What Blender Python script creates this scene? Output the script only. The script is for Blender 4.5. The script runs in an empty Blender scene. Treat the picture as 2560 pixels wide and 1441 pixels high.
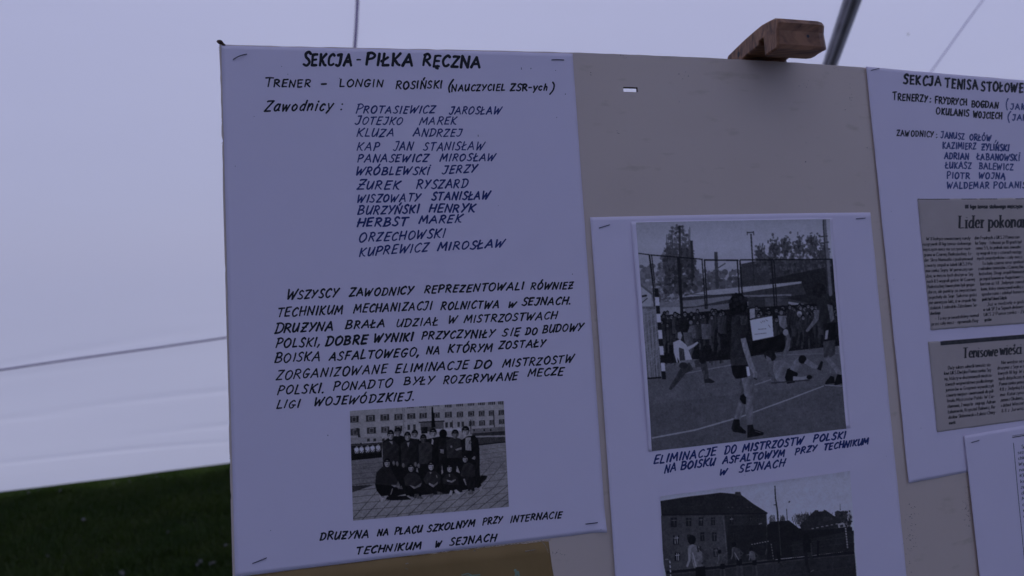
import bpy, math, random
import numpy as np
random.seed(7); rng = np.random.default_rng(11)
sc = bpy.context.scene
R_ = math.radians

# ------------------------------------------------------------------ camera, world, sun, exposure
FPX = 1370.4                      # focal length for a 2560 px wide picture
CX, CY = 1280.0, 720.5
def rot(rx, ry, rz):
    a, b, c = np.cos([rx, ry, rz]); s, t, u = np.sin([rx, ry, rz])
    return (np.array([[c, -u, 0], [u, c, 0], [0, 0, 1]]) @ np.array([[b, 0, t], [0, 1, 0], [-t, 0, b]])
            @ np.array([[1, 0, 0], [0, a, -s], [0, s, a]]))
RB = rot(-.0645, -.1767, -.0482)              # board frame (x right, y down, z away) -> camera frame
TB = np.array([-238.41, -198.28, 446.55])     # mm
LEAN = R_(8)
nz = RB @ np.array([math.sin(.05), 0, math.cos(.05)])
down = math.cos(LEAN) * (RB @ np.array([0, 1, 0])) + math.sin(LEAN) * nz
down /= np.linalg.norm(down)
fwd = np.array([0, 0, 1.]) - down * down[2]; fwd /= np.linalg.norm(fwd)
right = np.cross(down, fwd); right /= np.linalg.norm(right)
CAM_H = 1.45
WM = np.array([right, fwd, -down])            # camera frame -> world (rows = world x, y, z)
CAM = np.array([0, 0, CAM_H])
def cam2world(P): return (np.asarray(P) @ WM.T) * .001 + CAM
def ray(x, y):
    d = np.array([(x - CX) / FPX, (y - CY) / FPX, 1.]); return WM @ d

cd = bpy.data.cameras.new('camera'); co = bpy.data.objects.new('camera', cd); sc.collection.objects.link(co)
from mathutils import Matrix
ax, ay, az = WM @ np.array([1, 0, 0]), WM @ np.array([0, -1, 0]), WM @ np.array([0, 0, -1])
co.matrix_world = Matrix([[ax[0], ay[0], az[0], CAM[0]], [ax[1], ay[1], az[1], CAM[1]], [ax[2], ay[2], az[2], CAM[2]], [0, 0, 0, 1]])
cd.sensor_width = 36; cd.lens = FPX / 2560 * 36; cd.clip_start = .02; cd.clip_end = 500
cd.dof.use_dof = True; cd.dof.focus_distance = .475; cd.dof.aperture_fstop = 5.2
sc.camera = co

w = bpy.data.worlds.new('World'); sc.world = w; w.use_nodes = True
nt = w.node_tree; bg = nt.nodes['Background']; sky = nt.nodes.new('ShaderNodeTexSky')
SUN_EL, SUN_AZ = R_(54), R_(4)               # azimuth from +Y towards +X
sky.sky_type = 'NISHITA'; sky.sun_disc = False; sky.sun_elevation = SUN_EL; sky.sun_rotation = SUN_AZ
sky.air_density = 1.0; sky.dust_density = 1.5; sky.ozone_density = 1.0
nt.links.new(sky.outputs[0], bg.inputs[0]); bg.inputs[1].default_value = .135
sl = bpy.data.lights.new('sun', 'SUN'); so = bpy.data.objects.new('sun', sl); sc.collection.objects.link(so)
sl.energy = 2.3; sl.angle = R_(.5); sl.color = (1, .965, .95)
so.rotation_euler = (math.pi / 2 - SUN_EL, 0, math.pi - SUN_AZ)
so.location = (0, 0, 8)
sc.view_settings.view_transform = 'Standard'; sc.view_settings.look = 'None'
sc.view_settings.exposure = 0.21; sc.view_settings.gamma = 1; sc.view_settings.use_curve_mapping = False
sc.cycles.use_denoising = True
sc.cycles.max_bounces = 8; sc.cycles.diffuse_bounces = 5; sc.cycles.transmission_bounces = 6

# ------------------------------------------------------------------ materials
def mat(name, col, rough=.6, noise=None, bump=None, metal=0, spec=.3, trans=0, vcol=None):
    m = bpy.data.materials.new(name); m.use_nodes = True
    n = m.node_tree.nodes; l = m.node_tree.links; p = n['Principled BSDF']
    p.inputs['Base Color'].default_value = (*col, 1); p.inputs['Roughness'].default_value = rough
    p.inputs['Metallic'].default_value = metal; p.inputs['Specular IOR Level'].default_value = spec
    tc = n.new('ShaderNodeTexCoord')
    if noise:
        col2, scale, lo, hi, stretch = noise
        mp = n.new('ShaderNodeMapping'); mp.inputs['Scale'].default_value = stretch
        nn = n.new('ShaderNodeTexNoise'); nn.inputs['Scale'].default_value = scale; nn.inputs['Detail'].default_value = 6
        r = n.new('ShaderNodeValToRGB'); r.color_ramp.elements[0].position = lo; r.color_ramp.elements[1].position = hi
        r.color_ramp.elements[0].color = (*col, 1); r.color_ramp.elements[1].color = (*col2, 1)
        l.new(tc.outputs['Object'], mp.inputs[0]); l.new(mp.outputs[0], nn.inputs[0]); l.new(nn.outputs[0], r.inputs[0])
        l.new(r.outputs[0], p.inputs['Base Color'])
    if bump:
        scale, strength, dist = bump
        nb = n.new('ShaderNodeTexNoise'); nb.inputs['Scale'].default_value = scale; nb.inputs['Detail'].default_value = 4
        b = n.new('ShaderNodeBump'); b.inputs['Strength'].default_value = strength; b.inputs['Distance'].default_value = dist
        l.new(tc.outputs['Object'], nb.inputs[0]); l.new(nb.outputs[0], b.inputs['Height']); l.new(b.outputs[0], p.inputs['Normal'])
    if vcol:
        a = n.new('ShaderNodeAttribute'); a.attribute_name = vcol; l.new(a.outputs['Color'], p.inputs['Base Color'])
    if trans:
        t = n.new('ShaderNodeBsdfTranslucent'); t.inputs[0].default_value = (*[c * trans for c in col], 1)
        a = n.new('ShaderNodeAddShader'); o = n['Material Output']
        l.new(p.outputs[0], a.inputs[0]); l.new(t.outputs[0], a.inputs[1]); l.new(a.outputs[0], o.inputs[0])
    return m
M = {}
M['paper'] = mat('paper', (.85, .77, .86), .75, ((.835, .755, .845), 9, .35, .75, (1, 1, 1)), (60, .25, .0006), spec=.2)
M['print_paper'] = mat('print_paper', (.87, .79, .88), .6, spec=.25)
M['newsprint'] = mat('newsprint', (.57, .49, .43), .85, ((.53, .45, .39), 30, .3, .7, (1, 1, 1)), (300, .4, .0003), spec=.1)
M['ink_black'] = mat('ink_black', (.012, .012, .014), .5, ((.02, .02, .024), 120, .4, .7, (1, 1, 1)))
M['ink_blue'] = mat('ink_blue', (.018, .032, .15), .5, ((.026, .045, .19), 160, .4, .7, (1, 1, 1)))
M['ink_pale_blue'] = mat('ink_pale_blue', (.035, .055, .20), .5, ((.055, .085, .25), 160, .4, .7, (1, 1, 1)))
M['ink_print'] = mat('ink_print', (.045, .043, .042), .7, ((.08, .075, .07), 200, .4, .7, (1, 1, 1)))
M['pencil'] = mat('pencil', (.50, .48, .52), .6, spec=.2)
M['staple'] = mat('staple_wire', (.07, .07, .10), .4, ((.04, .04, .06), 400, .3, .7, (1, 1, 1)), metal=.8)
M['fibre'] = mat('hardboard_fibre', (.13, .075, .05), .9, ((.05, .03, .022), 220, .35, .65, (1, 1, 1)), (500, .8, .001))
M['card'] = mat('brown_card', (.31, .20, .07), .55, ((.26, .165, .055), 25, .3, .75, (1, 1, 1)), (180, .3, .0006), spec=.35)
M['card_worn'] = mat('card_worn', (.36, .30, .22), .8, ((.25, .2, .13), 400, .4, .6, (1, 1, 1)))
M['leaf_print'] = mat('leaf_print', (.30, .38, .28), .6, ((.2, .3, .2), 300, .3, .7, (1, 1, 1)))
M['alu'] = mat('aluminium', (.40, .39, .44), .55, ((.34, .34, .38), 8, .3, .7, (1, 1, 12)), metal=.55)
M['alu_dark'] = mat('aluminium_groove', (.22, .21, .25), .5, ((.07, .065, .09), 8, .3, .7, (1, 1, 12)), metal=.3)
M['webbing'] = mat('webbing', (.12, .085, .22), .8, ((.10, .07, .19), 60, .3, .7, (1, 1, 1)), trans=.15)
M['cord'] = mat('seam_cord', (.30, .28, .42), .8, ((.26, .24, .36), 60, .3, .7, (1, 1, 1)), trans=.3)
M['soil'] = mat('soil', (.020, .026, .010), .95, ((.014, .022, .008), 14, .3, .7, (1, 1, 1)), (40, .7, .02))
M['insect'] = mat('insect_body', (.03, .025, .03), .4)
# photographs: flat print whose tone comes from a printed-tone attribute
M['photo_matt'] = mat('photo_print_matt', (.5, .5, .5), .55, vcol='print_tone', bump=(700, .25, .0002), spec=.08)
M['photo_gloss'] = mat('photo_print_gloss', (.5, .5, .5), .30, vcol='print_tone', spec=.2)
# beige laminate of the board: smudges, scratches, small pits
def beige():
    m = mat('beige_laminate', (.73, .605, .495), .5, ((.68, .555, .45), 5, .3, .75, (1, 1, 1)), (220, .15, .0004), spec=.35)
    n = m.node_tree.nodes; l = m.node_tree.links; p = n['Principled BSDF']
    base = p.inputs['Base Color'].links[0].from_socket; tc = n.new('ShaderNodeTexCoord')
    def dark(sock_in, scale, det, stretch, lo, hi, colr):
        mp = n.new('ShaderNodeMapping'); mp.inputs['Scale'].default_value = stretch
        no = n.new('ShaderNodeTexNoise'); no.inputs['Scale'].default_value = scale; no.inputs['Detail'].default_value = det
        r = n.new('ShaderNodeValToRGB'); r.color_ramp.elements[0].position = lo; r.color_ramp.elements[1].position = hi
        r.color_ramp.elements[0].color = (0, 0, 0, 1)
        mx = n.new('ShaderNodeMix'); mx.data_type = 'RGBA'; mx.inputs[7].default_value = (*colr, 1)
        l.new(tc.outputs['Object'], mp.inputs[0]); l.new(mp.outputs[0], no.inputs[0]); l.new(no.outputs[0], r.inputs[0])
        l.new(r.outputs[0], mx.inputs[0]); l.new(sock_in, mx.inputs[6]); return mx.outputs[2]
    s = dark(base, 190, 2, (1, 1, 1), .76, .80, (.2, .16, .14))
    s = dark(s, 30, 8, (1, 1, 3), .62, .78, (.58, .48, .36))
    l.new(s, p.inputs['Base Color']); return m
M['beige'] = beige()
def wood():
    m = mat('varnished_wood', (.2, .1, .06), .42, spec=.4)
    n = m.node_tree.nodes; l = m.node_tree.links; p = n['Principled BSDF']; tc = n.new('ShaderNodeTexCoord')
    mp = n.new('ShaderNodeMapping'); mp.inputs['Rotation'].default_value = (.3, .45, .5); mp.inputs['Scale'].default_value = (40, 300, 90)
    no = n.new('ShaderNodeTexNoise'); no.inputs['Scale'].default_value = .9; no.inputs['Detail'].default_value = 5; no.inputs['Distortion'].default_value = .6
    r = n.new('ShaderNodeValToRGB'); e = r.color_ramp.elements; e[0].position = .36; e[1].position = .64
    e[0].color = (.12, .05, .022, 1); e[1].color = (.36, .17, .08, 1)
    l.new(tc.outputs['Object'], mp.inputs[0]); l.new(mp.outputs[0], no.inputs[0]); l.new(no.outputs[0], r.inputs[0]); l.new(r.outputs[0], p.inputs['Base Color'])
    b = n.new('ShaderNodeBump'); b.inputs['Strength'].default_value = .25; b.inputs['Distance'].default_value = .0006
    l.new(no.outputs[0], b.inputs['Height']); l.new(b.outputs[0], p.inputs['Normal']); return m
M['wood'] = wood()
def fabric():
    m = bpy.data.materials.new('tent_fabric'); m.use_nodes = True
    n = m.node_tree.nodes; l = m.node_tree.links; n.remove(n['Principled BSDF'])
    tc = n.new('ShaderNodeTexCoord')
    mp = n.new('ShaderNodeMapping'); mp.inputs['Scale'].default_value = (.5, .5, 2.2); mp.inputs['Rotation'].default_value = (0, .12, 0)
    no = n.new('ShaderNodeTexNoise'); no.inputs['Scale'].default_value = 1.3; no.inputs['Detail'].default_value = 5
    r = n.new('ShaderNodeValToRGB'); e = r.color_ramp.elements; e[0].position = .3; e[1].position = .7
    e[0].color = (.70, .70, .885, 1); e[1].color = (.71, .71, .895, 1)
    l.new(tc.outputs['Object'], mp.inputs[0]); l.new(mp.outputs[0], no.inputs[0]); l.new(no.outputs[0], r.inputs[0])
    bp = n.new('ShaderNodeBump'); bp.inputs['Strength'].default_value = .5; bp.inputs['Distance'].default_value = .006
    l.new(no.outputs[0], bp.inputs['Height'])
    d = n.new('ShaderNodeBsdfDiffuse'); t = n.new('ShaderNodeBsdfTranslucent'); a = n.new('ShaderNodeMixShader'); a.inputs[0].default_value = FAB_T
    l.new(r.outputs[0], d.inputs[0]); l.new(r.outputs[0], t.inputs[0])
    l.new(bp.outputs[0], d.inputs['Normal']); l.new(bp.outputs[0], t.inputs['Normal'])
    g = n.new('ShaderNodeBsdfRefraction'); g.inputs['Roughness'].default_value = .85; g.inputs['IOR'].default_value = 1.02
    l.new(r.outputs[0], g.inputs[0]); tg = n.new('ShaderNodeMixShader'); tg.inputs[0].default_value = .05
    l.new(t.outputs[0], tg.inputs[1]); l.new(g.outputs[0], tg.inputs[2])
    l.new(d.outputs[0], a.inputs[1]); l.new(tg.outputs[0], a.inputs[2]); l.new(a.outputs[0], n['Material Output'].inputs[0])
    return m
FAB_T = .5
M['fabric'] = fabric()
def grassm(name, c1, c2, trans):
    m = mat(name, c1, .6, (c2, 3, .35, .65, (1, 1, 1)), spec=.25, trans=trans); return m
M['grass'] = grassm('grass_blades', (.018, .036, .005), (.036, .052, .008), .7)
M['clover'] = mat('clover_flower', (.13, .13, .12), .8)

# ------------------------------------------------------------------ objects
def link(name, verts, faces, m, parent=None, smooth=False, origin=None):
    verts = np.asarray(verts, float)
    o0 = verts.mean(0) if origin is None else np.asarray(origin, float)
    me = bpy.data.meshes.new(name); me.from_pydata((verts - o0).tolist(), [], faces); me.materials.append(m)
    if smooth: me.polygons.foreach_set('use_smooth', [True] * len(me.polygons))
    me.update(); o = bpy.data.objects.new(name, me); sc.collection.objects.link(o)
    if parent is None: o.location = o0
    else: o.parent = parent; o.location = o0 - np.array(parent.location)
    return o
def empty(name, loc):
    o = bpy.data.objects.new(name, None); sc.collection.objects.link(o); o.location = loc; o.empty_display_size = .05; return o
def tag(o, label, cat, group=None):
    o['label'] = label; o['category'] = cat
    if group: o['group'] = group
    return o

# ------------------------------------------------------------------ the board surface: a thin sheet, bowed sideways
BU = np.linspace(-50, 900, 951)
def _prof():
    uu = BU / 300.; phi = -.0911 * uu + .1204 * uu**2 - .0277 * uu**3
    k = BU > 640                                   # past the photo's edge the bow eases out
    phi = np.where(k, phi[690], phi)
    X = np.concatenate([[0], np.cumsum((np.cos(phi[1:]) + np.cos(phi[:-1])) / 2)]); Z = np.concatenate([[0], np.cumsum((np.sin(phi[1:]) + np.sin(phi[:-1])) / 2)])
    return X - X[50], Z - Z[50], phi
BX, BZ, BPHI = _prof()
C0 = -RB.T @ TB
RATIO = (BX - C0[0]) / (BZ - C0[2])
def px2uv(pts):
    """point of the photograph -> place on the board (mm along, mm down)"""
    pts = np.asarray(pts, float).reshape(-1, 2)
    d = np.stack([(pts[:, 0] - CX) / FPX, (pts[:, 1] - CY) / FPX, np.ones(len(pts))], 1) @ RB
    u = np.interp(d[:, 0] / d[:, 2], RATIO, BU)
    z = np.interp(u, BU, BZ); v = C0[1] + (z - C0[2]) / d[:, 2] * d[:, 1]
    return np.stack([u, v], 1)
def uv2w(uv, off=0.):
    """place on the board -> world, off = mm in front of its face"""
    uv = np.asarray(uv, float).reshape(-1, 2); u = uv[:, 0]; ph = np.interp(u, BU, BPHI); off = np.broadcast_to(off, u.shape)
    P = np.stack([np.interp(u, BU, BX) + np.sin(ph) * off, uv[:, 1], np.interp(u, BU, BZ) - np.cos(ph) * off], 1)
    return cam2world(P @ RB.T + TB)

# ------------------------------------------------------------------ tent (setting-size structure, a thing of its own)
def ground_hit(x, y, z=0.):
    d = ray(x, y); return CAM + d * ((z - CAM_H) / d[2])
W1, W2 = ground_hit(0, 1230, .045), ground_hit(576, 1158, .045)
WE = W2 - W1; WE[2] = 0; WE /= np.linalg.norm(WE)
WN = np.array([WE[1], -WE[0], 0.])                       # points to the camera side
WH = 4.3
def wall_hit(x, y, off=0.):
    d = ray(x, y); t = ((W1 + WN * off - CAM) @ WN) / (d @ WN); return CAM + d * t
def wl(a, z, off=0.): return W1 * [1, 1, 0] + WE * a + WN * off + np.array([0, 0, z])
def fabric_grid(name, P00, P10, P11, P01, na, nb, n, amp, parent, seed, hem=False):
    r = np.random.default_rng(seed); ph = r.uniform(0, 6.28, 12)
    s, t = np.meshgrid(np.linspace(0, 1, na), np.linspace(0, 1, nb)**(1.9 if hem else 1)); s, t = s.ravel(), t.ravel()
    P = ((1-s)*(1-t))[:, None]*P00 + (s*(1-t))[:, None]*P10 + (s*t)[:, None]*P11 + ((1-s)*t)[:, None]*P01
    L = np.linalg.norm(P10 - P00); H = np.linalg.norm(P01 - P00); A = s * L; B = t * H
    d = amp * np.clip(B/.6, .15, 1) * (np.sin(A*1.1 + B*.7 + ph[0]) * 1.6 + np.sin(B*2.1 - A*.5 + ph[1]) + .35*np.sin(A*2.3 - B*1.2 + ph[2]))
    if hem:                                              # slack folds running along the foot of the wall
        wob = .06*np.sin(A*1.3 + ph[3]) + .03*np.sin(A*3.1 + ph[4])
        for z0, a_, wd, sl_ in ((.50, .006, .016, .015), (.40, .005, .012, -.045), (.26, .007, .016, .008), (.13, .005, .012, -.04), (1.06, .004, .014, .06), (.96, .004, .02, .10), (.78, .003, .02, .03)):
            q = (B - z0 - wob*.2 - sl_*(A-3.2)) / wd; d = d + .62 * a_ * np.exp(-q*q) * (.45 + .55*np.sin(A*1.7 + z0*31))
        P = P + np.array([0, 0, 1.]) * ((t < 1e-9) * (.002*np.sin(A*5) + .001*np.sin(A*13)))[:, None]
    nrm = np.array(n)
    P = P + nrm * d[:, None]
    F = [(j*na+i, j*na+i+1, (j+1)*na+i+1, (j+1)*na+i) for j in range(nb-1) for i in range(na-1)]
    return link(name, P, F, M['fabric'], parent, smooth=True)
tent = empty('marquee_tent', wl(3, 0)); tag(tent, 'big white marquee tent with thin walls glowing in daylight, standing on the grass', 'tent')
A0, A1, DEP = -1.6, 13.0, 6.2
UPZ = np.array([0, 0, 1.])
fabric_grid('back_wall', wl(A0, .045), wl(A1, .045), wl(A1, WH), wl(A0, WH), 431, 190, WN, .010, tent, 3, hem=True)
fabric_grid('front_wall', wl(A0, .02, DEP), wl(A1, .02, DEP), wl(A1, WH, DEP), wl(A0, WH, DEP), 60, 40, WN, .01, tent, 4)
fabric_grid('side_wall', wl(A0, .02), wl(A0, .02, DEP), wl(A0, WH, DEP), wl(A0, WH), 60, 40, WE, .01, tent, 5)
fabric_grid('side_wall', wl(A1, .02), wl(A1, .02, DEP), wl(A1, WH, DEP), wl(A1, WH), 60, 40, WE, .01, tent, 6)
fabric_grid('roof_panel', wl(A0, WH), wl(A1, WH), wl(A1, WH+1.1, DEP/2), wl(A0, WH+1.1, DEP/2), 60, 40, UPZ, .01, tent, 7)
fabric_grid('roof_panel', wl(A0, WH, DEP), wl(A1, WH, DEP), wl(A1, WH+1.1, DEP/2), wl(A0, WH+1.1, DEP/2), 60, 40, UPZ, .01, tent, 8)
for a in (A0, A1):
    link('gable_panel', [wl(a, WH), wl(a, WH, DEP), wl(a, WH+1.1, DEP/2)], [(0, 1, 2)], M['fabric'], tent)
def tube(P, r, seg=8, caps=True):
    P = np.asarray(P, float); V, F = [], []
    for i, p in enumerate(P):
        t = P[min(i+1, len(P)-1)] - P[max(i-1, 0)]; t /= np.linalg.norm(t)
        a = np.cross(t, [.3, .2, 1.]); a /= np.linalg.norm(a); b = np.cross(t, a)
        rr = r[i] if hasattr(r, '__len__') else r
        for k in range(seg):
            q = 2*math.pi*k/seg; V.append(p + rr*(math.cos(q)*a + math.sin(q)*b))
    for i in range(len(P)-1):
        for k in range(seg): F.append((i*seg+k, i*seg+(k+1) % seg, (i+1)*seg+(k+1) % seg, (i+1)*seg+k))
    if caps: F += [tuple(range(seg))[::-1], tuple(range((len(P)-1)*seg, len(P)*seg))]
    return V, F
def seam(name, pts, wid, m, off=.028):
    """a welt sewn on the tent wall, following it between pixels of its run"""
    P = [wall_hit(x, y, off) for x, y in pts]
    a, b = P[0], P[-1]; d = (b-a)/np.linalg.norm(b-a); side = np.cross(d, WN)
    V, F = [], []
    n = 40
    for i in range(n+1):
        p = a + (b-a)*i/n + side*.002*math.sin(i*.7)
        V += [p - side*wid/2, p - side*wid/2*.6 + WN*.004, p + side*wid/2*.6 + WN*.004, p + side*wid/2]
    for i in range(n):
        for k in range(3): F.append((4*i+k, 4*i+k+1, 4*i+5+k, 4*i+4+k))
    return link(name, V, F, m, tent, smooth=True)
def ext(p, q, k0, k1):
    p, q = np.array(p, float), np.array(q, float); return [tuple(p - (q-p)*k0), tuple(q + (q-p)*k1)]
seam('wall_seam', ext((893.5, 0), (887, 118), 1.2, 7.5), .020, M['webbing'])
seam('hem_cord', ext((0, 926), (566, 844), .8, 2.6), .0115, M['webbing'])
seam('roof_seam', ext((2458, 0), (2327, 180), 1.0, 3.2), .012, M['cord'])
# tent frame: the slanted strut behind the board, eave rails and corner posts
frame = empty('tent_frame', wl(5, 0, 1)); tag(frame, 'aluminium tent frame whose slanted strut shows beside the wooden clamp', 'tent frame')
def prof_beam(name, a, b, wd, parent):
    a, b = np.array(a), np.array(b); t = (b-a)/np.linalg.norm(b-a)
    to = CAM - a; to -= t*(to @ t); to /= np.linalg.norm(to); sd = np.cross(t, to)
    ang = .5; e1 = math.cos(ang)*to + math.sin(ang)*sd; e2 = np.cross(t, e1)
    c = []; h = wd/2; g = .16*h; s3 = math.sqrt(3)/2
    for q in range(8):
        q0 = math.pi/4*q + math.pi/8; c.append((h*math.cos(q0), h*math.sin(q0)))
    V = [p + e1*x + e2*y for p in (a, b) for x, y in c]
    F = [(k, (k+1) % 8, 8+(k+1) % 8, 8+k) for k in range(8)] + [tuple(range(8))[::-1], tuple(range(8, 16))]
    o = link(name, V, F, M['alu'], parent)
    bar = empty if False else None
    for k, wdt in ((0, .22), (1, .13), (7, .13)):          # grooves pressed into the profile's faces
        q0 = math.pi/4*k; n_ = e1*math.cos(q0) + e2*math.sin(q0); s_ = np.cross(t, n_); c0 = n_*(h*math.cos(math.pi/8)+.0006)
        V2 = [p + c0 + s_*x for p in (a + t*.01, b - t*.01) for x in (-h*wdt, h*wdt)]
        V2 += [v - n_*.0004 for v in V2]
        link('groove', V2, [(0, 1, 3, 2), (4, 6, 7, 5), (0, 2, 6, 4), (1, 5, 7, 3)], M['alu_dark'], parent)
    return o
T = CAM + ray(2131, 0)*1.52; B = CAM + ray(2074.5, 162)*1.90
prof_beam('strut', T - (B-T)*1.6, B + (B-T)*1.9, .047, frame)
for a, o_ in ((A0+.08, .08), (A1-.08, .08), (A0+.08, DEP-.08), (A1-.08, DEP-.08)):
    V, F = tube([wl(a, 0, o_), wl(a, WH-.03, o_)], .03, 8); link('corner_post', V, F, M['alu'], frame)
for o_ in (.08, DEP-.08):
    V, F = tube([wl(A0+.1, WH-.06, o_), wl(A1-.1, WH-.06, o_)], .02, 8); link('eave_rail', V, F, M['alu'], frame)
# a fly sitting on the wall
fp = wall_hit(2271, 86, .04)
fly = empty('fly', fp); tag(fly, 'tiny dark fly sitting on the white tent wall above the right sheet', 'fly')
fd = (wall_hit(2285, 79, .04) - fp); fd /= np.linalg.norm(fd)
V, F = tube([fp - fd*.011, fp - fd*.007, fp, fp + fd*.006, fp + fd*.010], [.002, .004, .005, .004, .002], 8); link('body', V, F, M['insect'], fly, smooth=True)
for sg in (-1, 1):
    sdv = np.cross(fd, WN)*sg
    link('wing', [fp + WN*.004, fp - fd*.012 + sdv*.008 + WN*.005, fp - fd*.016 + sdv*.003 + WN*.005], [(0, 1, 2)], M['insect'], fly)

# ------------------------------------------------------------------ ground and grass
def ground():
    n = 60; xs = np.linspace(-1, 1, n); xs = np.sign(xs)*np.abs(xs)**2.5*60; X, Y = np.meshgrid(xs, xs); X, Y = X.ravel(), Y.ravel()+2
    Z = np.where(np.hypot(X, Y-2) > 6, .05*np.sin(X*.4)*np.cos(Y*.3), 0) - .012
    F = [(j*n+i, j*n+i+1, (j+1)*n+i+1, (j+1)*n+i) for j in range(n-1) for i in range(n-1)]
    o = link('ground', np.stack([X, Y, Z], 1), F, M['soil'], smooth=True, origin=(0, 0, 0)); o['kind'] = 'structure'
ground()
def grass(name, N, amin, amax, omin, omax, hmean, wbl, seed):
    r = np.random.default_rng(seed)
    a = r.uniform(amin, amax, N); o = omin + (omax-omin)*r.uniform(0, 1, N)
    k = int(N*.42); a[:k] = r.uniform(amin-.8, amax+4.5, k); o[:k] = omin + (omax+1.6-omin)*r.uniform(0, 1, k)
    wall_ = np.exp(-np.abs(o+.02)/.06)
    tuft = .5 + .5*np.sin(a*7.3 + 2*np.sin(o*5.1))*np.sin(o*9.2 + 1.7*np.sin(a*4))
    h = (1+.35*wall_)*hmean*(.35 + .55*tuft + .5*r.random(N)); wd = wbl*(.6 + .8*r.random(N))
    base = W1*[1, 1, 0] + np.outer(a, WE) + np.outer(o, WN) - [0, 0, .012]
    th = r.uniform(0, 2*np.pi, N); sd = np.stack([np.cos(th), np.sin(th), 0*th], 1)
    ln = r.uniform(0, 2*np.pi, N); le = h*r.uniform(.15, .9, N); ld = np.stack([np.cos(ln)*le, np.sin(ln)*le, 0*ln], 1)
    up = np.array([0, 0, 1.])
    V = np.empty((N, 5, 3)); V[:, 0] = base - sd*wd[:, None]; V[:, 1] = base + sd*wd[:, None]
    mid = base + ld*.35 + up*(h*.6)[:, None]; V[:, 2] = mid + sd*(wd*.8)[:, None]; V[:, 3] = mid - sd*(wd*.8)[:, None]; V[:, 4] = base + ld + up*h[:, None]
    b = np.arange(N)[:, None]*5
    q = (b + [0, 1, 2, 3]); t3 = (b + [3, 2, 4])
    me = bpy.data.meshes.new(name); me.vertices.add(5*N); me.vertices.foreach_set('co', V.reshape(-1))
    me.loops.add(7*N); lo = np.concatenate([q, t3], 1); me.loops.foreach_set('vertex_index', lo.reshape(-1).astype(np.int32))
    me.polygons.add(2*N); st = np.stack([np.arange(N)*7, np.arange(N)*7+4], 1); me.polygons.foreach_set('loop_start', st.reshape(-1).astype(np.int32))
    me.update(calc_edges=True); me.validate(); me.materials.append(M['grass'])
    ob = bpy.data.objects.new(name, me); sc.collection.objects.link(ob); ob['kind'] = 'stuff'
    tag(ob, 'short dark green lawn grass inside the tent and under its wall', 'grass'); return ob
grass('grass', 240000, -.7, 3.3, -.35, 1.9, .040, .0018, 1)

def clover():
    r = np.random.default_rng(21); VV, FF = [], []
    for x, y in [(72, 1232), (95, 1228), (150, 1226), (284, 1208), (325, 1204), (391, 1192), (500, 1405), (494, 1412), (532, 1409), (303, 1431), (309, 1434), (566, 1362), (210, 1300), (420, 1330), (120, 1390)]:
        p = ground_hit(x, y, .03); rr = r.uniform(.004, .008)
        for k in range(4):
            c = p + r.normal(0, rr*.5, 3); v = [c+[rr, 0, 0], c+[0, rr, 0], c-[rr, 0, 0], c-[0, rr, 0], c+[0, 0, rr], c-[0, 0, rr]]; b = len(VV); VV += v
            FF += [(b+i, b+(i+1) % 4, b+4) for i in range(4)] + [(b+(i+1) % 4, b+i, b+5) for i in range(4)]
    o = link('clover_flowers', VV, FF, M['clover']); o['kind'] = 'stuff'; tag(o, 'small pale clover heads scattered in the dark grass', 'clover')
clover()
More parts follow.
